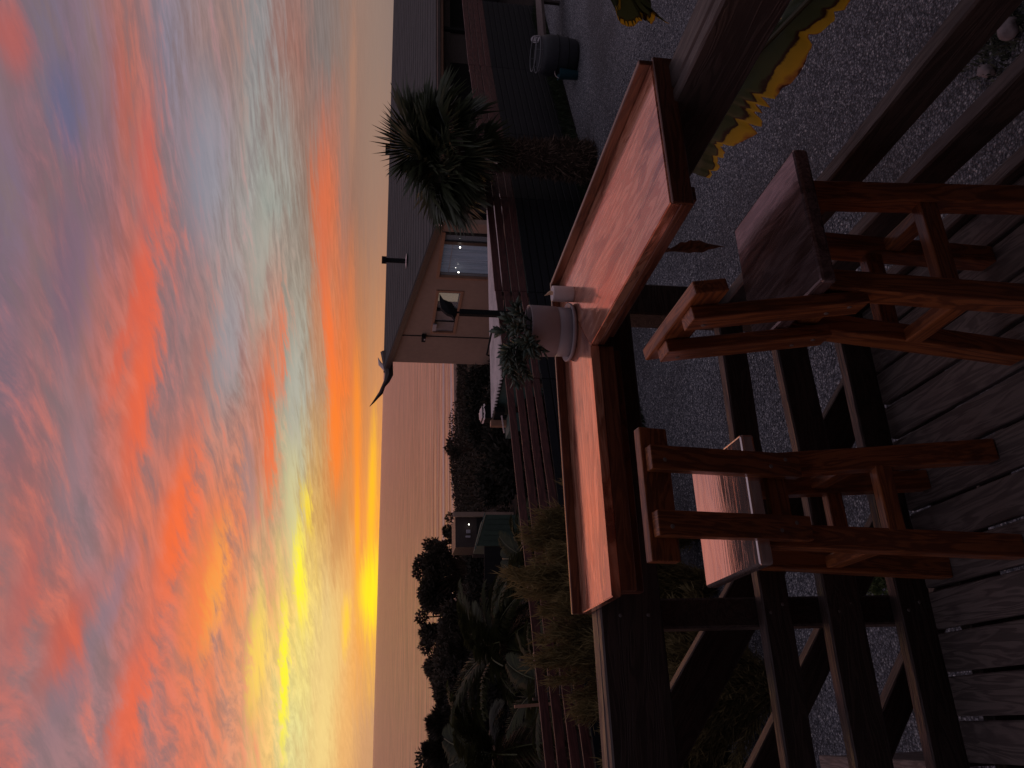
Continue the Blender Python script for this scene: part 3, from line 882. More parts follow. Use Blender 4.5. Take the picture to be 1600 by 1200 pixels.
# tall black post with ragged dark ornament
bp = thing('ornament_post', (4.66, 8.62, -1.3), 'thin black post topped by a ragged dark bird shape before the tan house', 'post')
beam('pole', (4.66, 8.60, -1.3), (4.66, 8.60, .705), .068, .068, M_black, bp, up=(0, 1, 0), nx=1)
beam('neck', (4.66, 8.60, .70), (4.66, 8.60, .76), .02, .02, M_black, bp, up=(0, 1, 0), nx=1, bev=.002)
outline = [(.08, .735), (-.10, .765), (-.07, .80), (.02, .815), (.05, .90), (.20, .945), (.26, .935), (.25, .86), (.215, .80), (.225, .775), (.13, .735), (.10, .71)]
outline = [(-.115, .765), (-.06, .795), (-.035, .86), (.03, .925), (.13, .945), (.235, .945), (.16, .90), (.135, .84), (.12, .80), (.075, .775), (.03, .745), (-.01, .75), (-.03, .735), (-.06, .755)]
vs = []; n = len(outline)
for s in (-.03, .03):
    for (x, z) in outline: vs.append((4.66 + x, 8.60 + s * (1 - abs(x) * 1.5), z))
cI = len(vs); vs.append((4.70, 8.545, .85)); vs.append((4.70, 8.655, .85))
fs = []
for i in range(n):
    j = (i + 1) % n
    fs.append((i, j, n + j, n + i)); fs.append((j, i, cI)); fs.append((n + i, n + j, cI + 1))
mesh_obj('ornament', vs, fs, M_black, bp)

# ------------------------------------------------------------------ neighbour house
HX = 11.79
hs = thing('neighbour_house', (HX, 17, -2.6), 'single storey tan house with a low grey shingle roof beyond the fence', 'house')
EZ, RZ_, YE, YR = .40, 1.60, 17.0, 26.2
def roofz(y): return EZ + (y - YE) * (RZ_ - EZ) / (YR - YE)
# gable wall with window holes: columns of cladding split round the openings
W1 = (17.50, 19.70, -1.34, .135); W2 = (20.50, 23.15, -.60, .075)
def wallpanel(name, y0, y1, z0, z1a, z1b):
    vs = [(HX, y0, z0), (HX, y1, z0), (HX, y1, z1b), (HX, y0, z1a), (HX + .14, y0, z0), (HX + .14, y1, z0), (HX + .14, y1, z1b), (HX + .14, y0, z1a)]
    fs = [(0, 3, 2, 1), (4, 5, 6, 7), (0, 1, 5, 4), (3, 7, 6, 2), (0, 4, 7, 3), (1, 2, 6, 5)]
    return mesh_obj(name, vs, fs, M_plaster, hs)
rt = lambda y: roofz(y) - .10
wallpanel('wall', 17.02, W1[0], -2.7, rt(17.02), rt(W1[0]))
wallpanel('wall', W1[0], W1[1], -2.7, W1[2], W1[2]); wallpanel('wall', W1[0], W1[1], W1[3], rt(W1[0]), rt(W1[1]))
wallpanel('wall', W1[1], W2[0], -2.7, rt(W1[1]), rt(W2[0]))
wallpanel('wall', W2[0], W2[1], -2.7, W2[2], W2[2]); wallpanel('wall', W2[0], W2[1], W2[3], rt(W2[0]), rt(W2[1]))
wallpanel('wall', W2[1], 25.55, -2.7, rt(W2[1]), rt(25.55))
for (y0, y1, z0, z1, kind) in ((*W1, 'big'), (*W2, 'small')):
    fr = box('window_frame', (HX - .03, y0 - .07, z1 - .03), (HX + .06, y1 + .07, z1 + .06), M_trimwood, hs)
    box('window_frame', (HX - .032, y0 - .075, z0 - .07), (HX + .07, y1 + .075, z0 + .01), M_trimwood, hs)
    box('window_frame', (HX - .028, y0 - .07, z0), (HX + .06, y0 + .03, z1), M_trimwood if kind == 'small' else M_darkin, hs)
    box('window_frame', (HX - .028, y1 - .03, z0), (HX + .06, y1 + .07, z1), M_trimwood, hs)
    box('window_pane', (HX + .062, y0, z0), (HX + .068, y1, z1), M_glass, hs, bev=0)
# curtain with folds
vs, fs = [], []
N = 60
for i in range(N + 1):
    y = W1[0] + (W1[1] - W1[0]) * i / N
    off = .04 * math.sin(i * 1.35) + .02 * math.sin(i * .7 + 1)
    vs += [(HX + .22 + off, y, W1[2] - .05), (HX + .22 + off, y, W1[3] + .03)]
    if i: fs.append((2 * i - 2, 2 * i, 2 * i + 1, 2 * i - 1))
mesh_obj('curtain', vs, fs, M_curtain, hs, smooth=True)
box('curtain_rail', (HX + .12, W1[0] + .5, -.16), (HX + .14, W1[1] - .1, -.135), M_pot, hs)
box('blind', (HX + .20, W2[0] + .12, W2[2] + .02), (HX + .22, W2[0] + .95, W2[3] - .02), M_blind_glow, hs, bev=0)
box('blind_bar', (HX + .185, W2[0] + .10, (W2[2] + W2[3]) / 2 - .4), (HX + .198, W2[0] + .42, (W2[2] + W2[3]) / 2 + .3), M_darkin, hs, bev=0)
box('mullion', (HX - .01, 21.62, W2[2]), (HX + .055, 21.72, W2[3]), M_darkin, hs)
box('right_pane', (HX + .03, 21.75, W2[2] + .03), (HX + .05, 23.10, W2[3] - .03), plain('dim_grey_pane', (.20, .17, .17), .5, .4, 3, .35), hs, bev=0)
box('pane_bar', (HX + .0, 22.38, W2[2] + .02), (HX + .028, 22.42, W2[3] - .02), M_darkin, hs, bev=0)
box('open_sash', (HX - .10, 22.45, W2[3] - .10), (HX - .06, 22.90, W2[3] + .02), M_pot, hs)
box('back_room', (HX + .5, 17.3, -2.6), (HX + .55, 25.3, .1), M_darkin, hs, bev=0)
box('wall_joint', (HX - .016, 23.42, -2.6), (HX - .002, 23.47, rt(23.4) - .02), M_darkin, hs, bev=0)
for (yy, zz) in ((18.02, -.32), (19.28, -.40), (19.05, -.30)):
    v, f = lathe_geo([(0, -.022), (.016, -.016), (.022, 0), (.016, .016), (0, .022)] if yy != 19.05 else [(0, -.01), (.008, 0), (0, .01)], 10)
    mesh_obj('hanging_bulb', v, f, M_bulb, hs, Matrix.Translation((HX - .07, yy, zz)), True)
# lamp on the wall
box('wall_lamp', (HX - .16, 23.28, .27), (HX - .02, 23.60, .40), M_black, hs)
box('lamp_glass', (HX - .165, 23.36, .285), (HX - .161, 23.46, .33), M_pot, hs, bev=0)
# front wall under the eave (in deep shade), dark openings
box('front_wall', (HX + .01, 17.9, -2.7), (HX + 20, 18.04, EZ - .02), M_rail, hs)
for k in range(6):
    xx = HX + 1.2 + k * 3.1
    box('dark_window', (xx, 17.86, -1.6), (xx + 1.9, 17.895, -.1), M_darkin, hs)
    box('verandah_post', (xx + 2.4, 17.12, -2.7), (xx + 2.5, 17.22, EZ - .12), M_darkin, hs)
# roof slab
def roofslab(name, x0, x1, y0, y1, th, mat, dz=0):
    vs = []
    for z_ in (0, -th):
        for (x, y) in ((x0, y0), (x1, y0), (x1, y1), (x0, y1)): vs.append((x, y, roofz(y) + z_ + dz))
    fs = [(0, 1, 2, 3), (7, 6, 5, 4), (0, 4, 5, 1), (1, 5, 6, 2), (2, 6, 7, 3), (3, 7, 4, 0)]
    return mesh_obj(name, vs, fs, mat, hs)
roofslab('roof', HX - .10, HX + 22, YE - .12, YR, .07, M_roof)
# overlapping shingle courses, each its own strip
NC = 22
for k in range(NC):
    ya = YE - .12 + (YR - YE) * k / NC; yb = ya + (YR - YE) / NC + .05
    vs = [(HX - .11, ya, roofz(ya) + .018), (HX + 22, ya, roofz(ya) + .018), (HX + 22, yb, roofz(yb) + .008), (HX - .11, yb, roofz(yb) + .008),
          (HX - .11, ya, roofz(ya) + .004), (HX + 22, ya, roofz(ya) + .004)]
    mesh_obj('shingle_course', vs, [(0, 1, 2, 3), (4, 5, 1, 0), (4, 0, 3)], M_roof, hs)
# barge boards along the rake and fascia/gutter along the eave
beam('barge_board', (HX - .13, YE - .12, roofz(YE - .12) - .09), (HX - .13, YR, roofz(YR) - .09), .03, .17, M_rail, hs, nx=6)
beam('barge_trim', (HX - .06, YE, rt(YE) - .05), (HX - .06, 25.5, rt(25.5) - .05), .10, .05, M_trimwood, hs, nx=4)
box('fascia', (HX - .12, YE - .16, EZ - .20), (HX + 22, YE - .125, EZ - .03), M_trimwood, hs)
box('gutter', (HX - .12, YE - .27, EZ - .12), (HX + 22, YE - .165, EZ - .04), M_rail, hs)
beam('soffit', (HX, 17.45, EZ - .22), (HX + 22, 17.45, EZ - .22), .95, .02, M_trimwood, hs, nx=1)
box('gutter_end', (HX - .2, YE - .30, EZ - .16), (HX - .121, YE - .10, EZ - .0), M_corr, hs)
# flue pipe
v, f = tube_geo([(13.25, 21.3, 1.0), (13.25, 21.3, 1.62)], [.075, .075], 14)
mesh_obj('flue_pipe', v, f, M_black, hs, smooth=False)
v, f = tube_geo([(13.25, 21.3, 1.60), (13.25, 21.3, 1.74)], [.115, .115], 14)
mesh_obj('flue_cowl', v, f, M_black, hs)
v, f = lathe_geo([(.075, .03), (.24, .0)], 20)
mesh_obj('flue_flashing', v, f, M_corr, hs, Matrix.Translation((13.25, 21.3, roofz(21.3) + .035)))
for (xx, yy, zz) in ((21.3, YR, 0),):
    box('ridge_vent', (xx, yy - .2, roofz(yy) + zz), (xx + .25, yy + .1, roofz(yy) + .16), M_black, hs)
# ragged bare branch-like finial projecting from the ridge end
pts = [(12.3, 25.8, 1.50), (11.8, 25.9, 1.44), (11.5, 26.0, 1.40), (11.25, 26, 1.47), (11.05, 26, 1.58), (10.8, 26, 1.66), (10.6, 26, 1.80), (10.45, 26, 1.90), (10.28, 26, 2.03)]
v, f = tube_geo(pts, [.22, .17, .15, .10, .065, .075, .05, .035, .008], 8)
mesh_obj('ridge_finial', v, f, M_rail, hs)
v, f = tube_geo([(11.7, 26, 1.5), (11.9, 26, 1.72), (12.15, 26, 1.80)], [.10, .07, .005], 6)
mesh_obj('ridge_finial', v, f, M_corr, hs)

# ------------------------------------------------------------------ low outbuilding with corrugated roof
ob = thing('lean_to_shed', (6.4, 11.4, -1.8), 'low outbuilding with pale corrugated roof and teal walls just behind the fence', 'shed')
A_, B_, C_, D_ = Vector((4.72, 12.35, -.22)), Vector((4.93, 11.15, -.20)), Vector((7.75, 10.25, -.17)), Vector((8.75, 12.1, -.21))
NU, NV = 150, 6
vs, fs = [], []
for i in range(NU + 1):
    s = i / NU
    p0 = A_.lerp(B_, s); p1 = D_.lerp(C_, s)
    for j in range(NV + 1):
        p = p0.lerp(p1, j / NV)
        vs.append((p.x, p.y, p.z + .026 * math.sin(s * 24 * math.pi)))
for i in range(NU):
    for j in range(NV):
        a = i * (NV + 1) + j; fs.append((a, a + NV + 1, a + NV + 2, a + 1))
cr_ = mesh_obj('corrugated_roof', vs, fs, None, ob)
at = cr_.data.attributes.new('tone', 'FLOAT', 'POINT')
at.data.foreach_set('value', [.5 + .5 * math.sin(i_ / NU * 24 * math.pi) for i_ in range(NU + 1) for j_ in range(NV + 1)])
M_cr, nt, b, g = new_mat('weathered_shaded_sheet')
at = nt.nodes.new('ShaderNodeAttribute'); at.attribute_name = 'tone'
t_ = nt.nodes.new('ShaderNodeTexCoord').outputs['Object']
cc_ = g.mix(at.outputs['Fac'], (.30, .22, .205, 1), (.70, .54, .51, 1))  # groove shade painted in: troughs darker, ridges paler
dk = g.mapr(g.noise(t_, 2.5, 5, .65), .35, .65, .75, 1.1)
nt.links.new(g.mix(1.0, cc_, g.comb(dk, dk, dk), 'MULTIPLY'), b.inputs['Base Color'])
b.inputs['Roughness'].default_value = .45; b.inputs['Specular IOR Level'].default_value = .8
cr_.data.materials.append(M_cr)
def wall_between(name, p, q, z0, z1, mat, par, th=.06):
    return beam(name, (p[0], p[1], (z0 + z1) / 2), (q[0], q[1], (z0 + z1) / 2), th, z1 - z0, mat, par, bev=0, wob=0, nx=1)
wall_between('wall', A_ + Vector((.09, -.02, 0)), B_ + Vector((.09, .08, 0)), -1.9, -.26, M_teal, ob)
wall_between('wall', B_ + Vector((.13, .06, 0)), C_ + Vector((-.1, .08, 0)), -1.6, -.24, M_teal, ob)
wall_between('wall', C_ + Vector((-.06, .12, 0)), D_ + Vector((-.12, -.1, 0)), -1.6, -.24, M_teal, ob)
wall_between('gutter', A_ + Vector((-.08, .05, 0)), A_ + Vector((.0, -.42, 0)), -.36, -.20, M_black, ob, .10)
box('downpipe', (4.52, 12.15, -.42), (4.62, 12.25, -.16), M_trimwood, ob)
beam('stick', (4.60, 11.9, -.30), (4.32, 11.95, -.34), .02, .02, M_corr, ob, nx=1, bev=0)
box('tank', (4.35, 11.9, -1.6), (4.66, 12.3, -.42), M_teal, ob)
beam('roof_pole', (5.95, 11.5, -.13), (5.78, 12.1, -.12), .03, .03, M_black, ob, nx=1)

# pale topped dark bin behind it
bn = thing('covered_bin', (5.5, 14.2, -1.7), 'dark bin with a crumpled pale cloth on top behind the corrugated roof', 'bin')
box('body', (5.36, 14.0, -1.7), (5.62, 14.3, -.27), M_black, bn)
vs, fs = [], []
for i in range(9):
    for j in range(9):
        x = 5.34 + .30 * i / 8; y = 13.98 + .34 * j / 8
        e = max(abs(i - 4), abs(j - 4)) / 4
        vs.append((x, y, -.235 - .08 * e ** 3 + .03 * mnoise.noise(Vector((i * .9, j * .9, 1)))))
for i in range(8):
    for j in range(8):
        a = i * 9 + j; fs.append((a, a + 9, a + 10, a + 1))
mesh_obj('cloth', vs, fs, M_corr, bn, smooth=True)

# distant garden lamp
gl = thing('garden_lamp', (12.41, 30, -3.6), 'single lit white lamp on a post among dark bushes near the shore', 'lamp')
beam('pole', (12.41, 30, -3.8), (12.41, 30, -1.92), .06, .06, M_black, gl, up=(0, 1, 0), nx=1)
v, f = lathe_geo([(0, -.05), (.035, -.035), (.05, 0), (.035, .035), (0, .05)], 12)
mesh_obj('globe', v, f, emis('lamp_globe', (1, .95, .8), 5), gl, Matrix.Translation((12.41, 30, -1.88)), True)

# green garden shed on the slope
gs = thing('garden_shed', (4.1, 18.3, -2.8), 'small faded green shed with a slanting top left of the dark hedge', 'shed')
vs = [(3.78, 18, -2.9), (4.50, 18, -2.9), (4.50, 18, -.82), (3.78, 18, -.60), (3.80, 19.3, -2.9), (4.60, 19.3, -2.9), (4.60, 19.3, -.86), (3.86, 19.3, -.66)]
fs = [(0, 1, 2, 3), (5, 4, 7, 6), (4, 0, 3, 7), (1, 5, 6, 2), (3, 2, 6, 7), (0, 4, 5, 1)]
mesh_obj('body', vs, fs, M_green, gs)
beam('roof_edge', (4.54, 17.98, -.805), (3.70, 17.98, -.555), .02, .022, M_scrub if False else M_teal, gs, nx=1)
for k in range(5):
    beam('panel_joint', (3.9 + k * .125, 17.99, -2.8), (3.9 + k * .125, 17.99, -.72 + k * -.035), .008, .012, M_green, gs, up=(0, 1, 0), nx=1, bev=0)
wall_between('side_wall', (3.0, 18.25), (3.77, 18.05), -2.9, -.78, M_darkin, gs)

# beach hut with pale post
bh = thing('beach_hut', (5.6, 24, -3), 'low dark beach hut with a pale corner post and small white items', 'hut')
box('body', (4.95, 24.0, -3.2), (5.9, 25.4, -1.35), M_darkin, bh)
box('upper_room', (5.02, 24.1, -1.35), (5.95, 25.3, -.70), M_scrub if False else M_rail, bh)
box('corner_post', (5.93, 23.9, -3.1), (6.06, 24.03, -.62), M_plaster, bh)
box('white_box', (5.42, 23.92, -1.14), (5.52, 23.99, -1.02), M_pot, bh)
box('white_box', (5.29, 23.92, -1.14), (5.34, 23.99, -1.0), M_pot, bh)
v, f = lathe_geo([(0, -.02), (.025, 0), (0, .02)], 8)
mesh_obj('bulb', v, f, M_bulb, bh, Matrix.Translation((5.68, 23.93, -1.10)), True)

# rustic rail fence by the beach
rf = thing('rustic_fence', (4, 27, -3.4), 'weathered rail fence of pale posts running along the top of the beach', 'fence')
for k in range(8):
    xx = 6.4 - k * 1.0
    beam('post', (xx, 27 + k * .1, -3.8), (xx, 27 + k * .1, -1.42), .10, .10, M_scrub if False else M_bark, rf, up=(0, 1, 0), nx=1)
for zz in (-1.52, -1.95):
    beam('rail', (6.7, 27, zz), (-1.2, 27.7, zz), .06, .07, M_bark, rf, nx=6, wob=.02)

# slatted lounger / sign on the left behind fence
ld = thing('plant_trellis', (.05, 9.6, -1.7), 'small slatted timber trellis standing behind the left end of the fence', 'trellis')
for k in range(7):
    beam('slat', (.30, 10.0 + k * .01, -.30 - k * .075), (.72, 10.15, -.34 - k * .075), .012, .03, M_rail, ld, nx=1)
beam('side_rail', (.74, 10.2, -.15), (.72, 10.2, -1.2), .03, .03, M_rail, ld, up=(0, 1, 0), nx=1)
beam('side_rail', (.28, 10.0, -.25), (.30, 10.0, -1.2), .03, .03, M_rail, ld, up=(0, 1, 0), nx=1)
beam('arm', (.20, 9.7, .02), (.22, 9.7, -.5), .035, .035, M_trimwood, ld, up=(0, 1, 0), nx=1)

# ------------------------------------------------------------------ things by the fence on the right
M_dull = plain('dull_metal', (.11, .11, .12), .5, .5, 20, .2)
tb = thing('round_tub', (9.75, 9.35, -1.3), 'dark round tub with a double metal rim against the fence', 'tub')
Mt_ = PM[tb.name]
v, f = lathe_geo([(0, .0), (.23, 0), (.27, .05), (.30, .25), (.31, .42), (.30, .52), (.27, .60), (.25, .60), (.25, .50), (0, .48)], 36)
mesh_obj('body', v, f, plain('dark_tub', (.02, .02, .026), .6, .5, 20, .2), tb, Mt_, True)
for zz, rr in ((.63, .275), (.70, .262)):
    pts = [(rr * math.cos(a), rr * math.sin(a), zz) for a in np.linspace(0, 2 * math.pi, 33)]
    v, f = tube_geo(pts, [.009] * 33, 6, False)
    mesh_obj('rim', v, f, M_dull, tb, Mt_, True)
for k in range(6):
    a = k * math.pi / 3
    v, f = tube_geo([(.268 * math.cos(a), .268 * math.sin(a), .59), (.262 * math.cos(a), .262 * math.sin(a), .70)], [.006, .006], 6)
    mesh_obj('rim_strut', v, f, M_dull, tb, Mt_)
for zz in (.18, .34):
    pts = [((.296 if zz < .3 else .313) * math.cos(a), (.296 if zz < .3 else .313) * math.sin(a), zz) for a in np.linspace(0, 2 * math.pi, 33)]
    v, f = tube_geo(pts, [.006] * 33, 6, False)
    mesh_obj('hoop', v, f, M_black, tb, Mt_, True)
bk = thing('blue_bucket', (9.40, 9.36, -1.3), 'small teal blue bucket standing close beside the dark round tub', 'bucket')
v, f = lathe_geo([(0, 0), (.07, 0), (.09, .30), (.10, .31), (.088, .30), (.065, .02)], 24)
mesh_obj('body', v, f, plain('teal_plastic', (.02, .07, .09), .5, .4, 20, .1), bk, PM[bk.name], True)
pts = [(.095 * math.cos(a), .0, .30 + .07 * math.sin(a)) for a in np.linspace(0, math.pi, 12)]
v, f = tube_geo(pts, [.004] * 12, 6); mesh_obj('handle', v, f, M_corr, bk, PM[bk.name])
bb = thing('garden_bench', (10.9, 9.9, -1.3), 'dark low bench by the fence at the edge of view', 'bench')
box('seat', (10.25, 9.7, -.93), (11.9, 10.1, -.88), M_rail, bb)
for xx in (10.35, 11.7):
    for yy in (9.74, 10.02): box('leg', (xx, yy, -1.3), (xx + .06, yy + .06, -.932), M_rail, bb)
ps = thing('paper_plate', (10.62, 9.9, -.88), 'small pale oval dish propped on the dark bench', 'dish')
v, f = lathe_geo([(0, 0), (.06, .004), (.085, .016), (.088, .02), (.06, .01), (0, .006)], 20)
mesh_obj('dish', v, f, M_pot, ps, Matrix.Translation((10.62, 9.88, -.79)) @ Matrix.Rotation(R(75), 4, 'X'), True)

# ------------------------------------------------------------------ foliage generators
def leaf_cards(C, Dv, L, Wd, fold=.25):
    """pointed leaves: centre base C (n,3), direction Dv (n,3), length L (n), width Wd (n) -> verts, tris(2 per leaf as quad)"""
    n = len(C)
    Dv = Dv / np.linalg.norm(Dv, axis=1, keepdims=True)
    ref = rg.normal(size=(n, 3)); side = np.cross(Dv, ref); side /= np.linalg.norm(side, axis=1, keepdims=True) + 1e-9
    V = np.empty((n, 4, 3))
    V[:, 0] = C; V[:, 2] = C + Dv * L[:, None]
    V[:, 1] = C + Dv * (L * .45)[:, None] + side * (Wd * .5)[:, None]
    V[:, 3] = C + Dv * (L * .45)[:, None] - side * (Wd * .5)[:, None]
    F = np.arange(n * 4).reshape(n, 4)
    return V.reshape(-1, 3), F


def crown(name, clumps, n, L, Wd, mat, parent, up=.3, shell=.55):
    """clumps: list of (x,y,z,rx,ry,rz); leaves spread through each with gaps"""
    w = np.array([c[3] * c[4] * c[5] for c in clumps]) ** .67; w = w / w.sum()
    idx = rg.choice(len(clumps), n, p=w)
    cl = np.array(clumps)[idx]
    d = rg.normal(size=(n, 3)); d /= np.linalg.norm(d, axis=1, keepdims=True)
    r_ = shell + (1 - shell) * rg.random(n) ** .6
    r_ *= 1 + .22 * np.sin(d[:, 0] * 7 + idx) * np.cos(d[:, 2] * 6 + idx * 2)
    C = cl[:, :3] + d * r_[:, None] * cl[:, 3:6]
    Dv = d + rg.normal(size=(n, 3)) * .7 + np.array([0, 0, up])
    V, F = leaf_cards(C, Dv, L * rg.uniform(.6, 1.4, n), Wd * rg.uniform(.6, 1.3, n))
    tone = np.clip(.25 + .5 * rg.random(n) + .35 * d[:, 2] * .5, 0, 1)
    return np_mesh(name, V, F, mat, parent, colors=np.repeat(tone, 4))


def limbs(name, base, tips, r0, mat, parent):
    V, F = [], []
    base = Vector(base)
    for (tp, rr) in tips:
        tp = Vector(tp); mid = base.lerp(tp, .5) + Vector((rnd.uniform(-.1, .1), rnd.uniform(-.1, .1), .1)) * (tp - base).length * .4
        v, f = tube_geo([base, base.lerp(mid, .5), mid, tp], [r0, r0 * .75, r0 * .5, rr], 7)
        o_ = len(V); V += v; F += [tuple(i + o_ for i in q) for q in f]
    return mesh_obj(name, V, F, mat, parent)


def tree(kind, loc, label, cat, clumps, n, L, Wd, mat, group=None, r0=.1, twigs=0):
    t = thing(kind, loc, label, cat, 0, group)
    top = max(clumps, key=lambda c: c[2])
    fork = (loc[0], loc[1], loc[2] + (top[2] - loc[2]) * .35)
    v, f = tube_geo([(loc[0], loc[1], loc[2] - .4), fork], [r0 * 1.3, r0], 9)
    mesh_obj('trunk', v, f, M_bark, t)
    limbs('limb', fork, [((c[0], c[1], c[2]), r0 * .25) for c in clumps], r0 * .8, M_bark, t)
    crown('crown', clumps, n, L, Wd, mat, t)
    return t


# ---- coastal trees seen against the sea
def clump_cloud(cx, cy, cz, w, h, k, seed, rr=.35):
    q = random.Random(seed); out = []
    for i in range(k):
        a = q.uniform(-1, 1); b_ = q.uniform(-1, 1)
        x = cx + a * w * .5; z = cz + b_ * h * .5 * (1 - .45 * abs(a))
        s = rr * q.uniform(.55, 1.25)
        out.append((x, cy + q.uniform(-.6, .6), z, s, s, s * q.uniform(.6, .95)))
    return out
GT = 'trees silhouetted against the sea'
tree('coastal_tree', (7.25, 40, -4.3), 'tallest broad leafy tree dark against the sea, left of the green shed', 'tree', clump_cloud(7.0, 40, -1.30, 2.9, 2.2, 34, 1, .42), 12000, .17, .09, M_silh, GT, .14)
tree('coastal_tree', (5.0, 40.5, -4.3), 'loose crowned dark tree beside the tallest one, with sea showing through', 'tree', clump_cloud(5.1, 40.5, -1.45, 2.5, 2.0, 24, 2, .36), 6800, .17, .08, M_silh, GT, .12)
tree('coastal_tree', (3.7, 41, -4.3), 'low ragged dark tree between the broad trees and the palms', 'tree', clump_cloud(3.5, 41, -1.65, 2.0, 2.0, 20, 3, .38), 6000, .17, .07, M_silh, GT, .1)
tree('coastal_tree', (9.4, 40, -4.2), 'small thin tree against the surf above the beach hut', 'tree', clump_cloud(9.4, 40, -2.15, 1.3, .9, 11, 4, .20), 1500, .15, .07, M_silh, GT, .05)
# spiky young conifers along the left skyline
GC = 'spiky dark trees on the left skyline'
for i, (x, top, w) in enumerate(((2.15, -.62, .9), (1.45, -.60, 1.0), (.75, -.30, 1.1), (.15, -.02, 1.2), (-.55, .10, 1.2), (-1.1, -.30, 1.0), (-1.75, -.22, 1.3), (-2.5, .05, 1.3))):
    y = 30 + (i % 3) * .8
    sc_ = y / 25.0
    x *= sc_ ; zt = 1.6 - (1.6 - top) * sc_ + .02
    base = ground_z(x, y)
    lab = ['tapering spiky dark tree nearest the broad coastal trees', 'second spiky dark tree along the skyline, narrow top', 'spiky dark tree with twin pointed tips on the skyline', 'spiky dark tree rising above its neighbours on the skyline',
           'tallest spiky dark tree on the left skyline', 'shorter spiky dark tree left of the tallest one', 'spiky dark tree with side shoots near the picture edge', 'spiky dark tree at the very edge of the picture'][i]
    t = thing('spiky_tree', (x, y, base), lab, 'tree', 0, GC)
    v, f = tube_geo([(x, y, base - .3), (x + .05, y, zt)], [.10, .015], 8); mesh_obj('trunk', v, f, M_bark, t)
    n = 9000
    w = w * 1.7
    s = rg.random(n) ** .8
    zz = base + (zt - base) * s
    rad = (w * .62 * (1 - s) ** .75 + .10) * (1 + .35 * np.sin(s * 40 + i)) * rg.random(n) ** .5
    a = rg.uniform(0, 6.28, n)
    C = np.stack([x + rad * np.cos(a), y + rad * np.sin(a), zz], 1)
    Dv = np.stack([np.cos(a) * .8, np.sin(a) * .8, .55 + rg.random(n) * .6], 1) + rg.normal(size=(n, 3)) * .2
    V, F = leaf_cards(C, Dv, .22 * rg.uniform(.5, 1.4, n), .045 * np.ones(n))
    np_mesh('crown', V, F, M_silh, t, colors=np.repeat(rg.random(n) * .6, 4))
GU = 'dark rounded undergrowth trees below the spiky skyline'
for i, (x, y, zc, lab) in enumerate(((3.3, 33, -1.60, 'dark undergrowth tree right beneath the loose crowned tree'), (1.9, 33, -1.55, 'dark undergrowth tree filling under the first spiky tops'), (.5, 32, -1.30, 'dark undergrowth tree in the middle of the left mass'), (-1.0, 32, -1.15, 'dark undergrowth tree under the tallest spiky top'), (-2.6, 32, -1.0, 'dark undergrowth tree at the outer left of the mass'))):
    tree('undergrowth_tree', (x, y, -3.9), lab, 'tree', clump_cloud(x, y, zc, 2.0, 1.5, 20, 30 + i, .5), 7000, .16, .09, M_silh, GU, .1)
# bush in front of the surf, with twigs
tree('dune_bush', (14.3, 42, -4.6), 'small twiggy bush standing alone against the white surf', 'bush', clump_cloud(14.25, 42, -2.35, .95, .75, 9, 9, .22), 1300, .2, .06, M_silh, None, .05)

# ---- dark hedge shrubs between fence and beach
GH = 'dark shrubs between the fence and the beach'
HL = ['dark rounded shrub behind the corrugated roof', 'dark wide shrub under the twiggy bush', 'dark shrub filling the gap right of the green shed', 'low dark shrub close behind the fence boards',
      'dark shrub beside the beach hut', 'tall dark shrub below the broad coastal trees', 'dark shrub left of the green shed', 'dark dense shrub behind the house corner', 'dark shrub beneath the garden lamp', 'dark shrub under the palm fronds on the left', 'wide dark shrub at the foot of the spiky trees', 'dark shrub at the far left behind the fence']
spec = [(6.7, 18.2, 1.2, -.95), (8.2, 21, 1.6, -.85), (5.4, 15.5, 1.5, -.55), (4.4, 12.2, .8, -.62), (7.0, 21.5, 1.4, -1.15), (4.9, 27, 2.2, -1.25), (3.1, 21, 1.3, -.85), (11.0, 28, 1.6, -1.6), (10.0, 26, 2.0, -1.55), (1.4, 19, 1.9, -.55), (-.3, 24, 2.6, -.30), (-1.6, 19, 2.0, -.15)]
for i, (x, y, w, top) in enumerate(spec):
    base = ground_z(x, y)
    t = thing('shrub', (x, y, base), HL[i], 'shrub', 0, GH)
    limbs('stem', (x, y, base - .1), [((x + w * .3 * k, y, base + (top - base) * .7), .01) for k in (-1, 0, 1)], .05, M_bark, t)
    cl = []
    q = random.Random(50 + i)
    for k in range(16):
        a = q.uniform(-1, 1)
        cl.append((x + a * w * .62, y + q.uniform(-.6, .6), base + (top - base) * q.uniform(.25, .86), w * .30, w * .3, (top - base) * .20))
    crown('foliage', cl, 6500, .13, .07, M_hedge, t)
# scrub further down to the beach: one uncountable mass
n = 90000
X = rg.uniform(-8, 52, n); Y = rg.uniform(24, 92, n)
dens = np.array([mnoise.noise(Vector((a * .09, b_ * .07, 4))) for a, b_ in zip(X, Y)])
k_ = dens > (-.75 + np.clip((Y - 60) / 30, 0, 1) * .85)
X, Y, dens = X[k_], Y[k_], dens[k_]
Z = np.array([ground_z(a if abs(a) < 30 else a * .2, b_) for a, b_ in zip(X, Y)])
hgt = np.clip(.25 + dens * 1.6, .1, 1.1) * np.clip(1.5 - (Y - 28) / 85, .25, 1.2)
C = np.stack([X, Y, Z + hgt * rg.random(len(X))], 1)
V, F = leaf_cards(C, rg.normal(size=(len(X), 3)) + [0, 0, .8], .26 * rg.uniform(.5, 1.3, len(X)), .12 * np.ones(len(X)))
tag(np_mesh('dune_scrub', V, F, M_scrub, colors=np.repeat(rg.random(len(X)), 4)), kind='stuff')
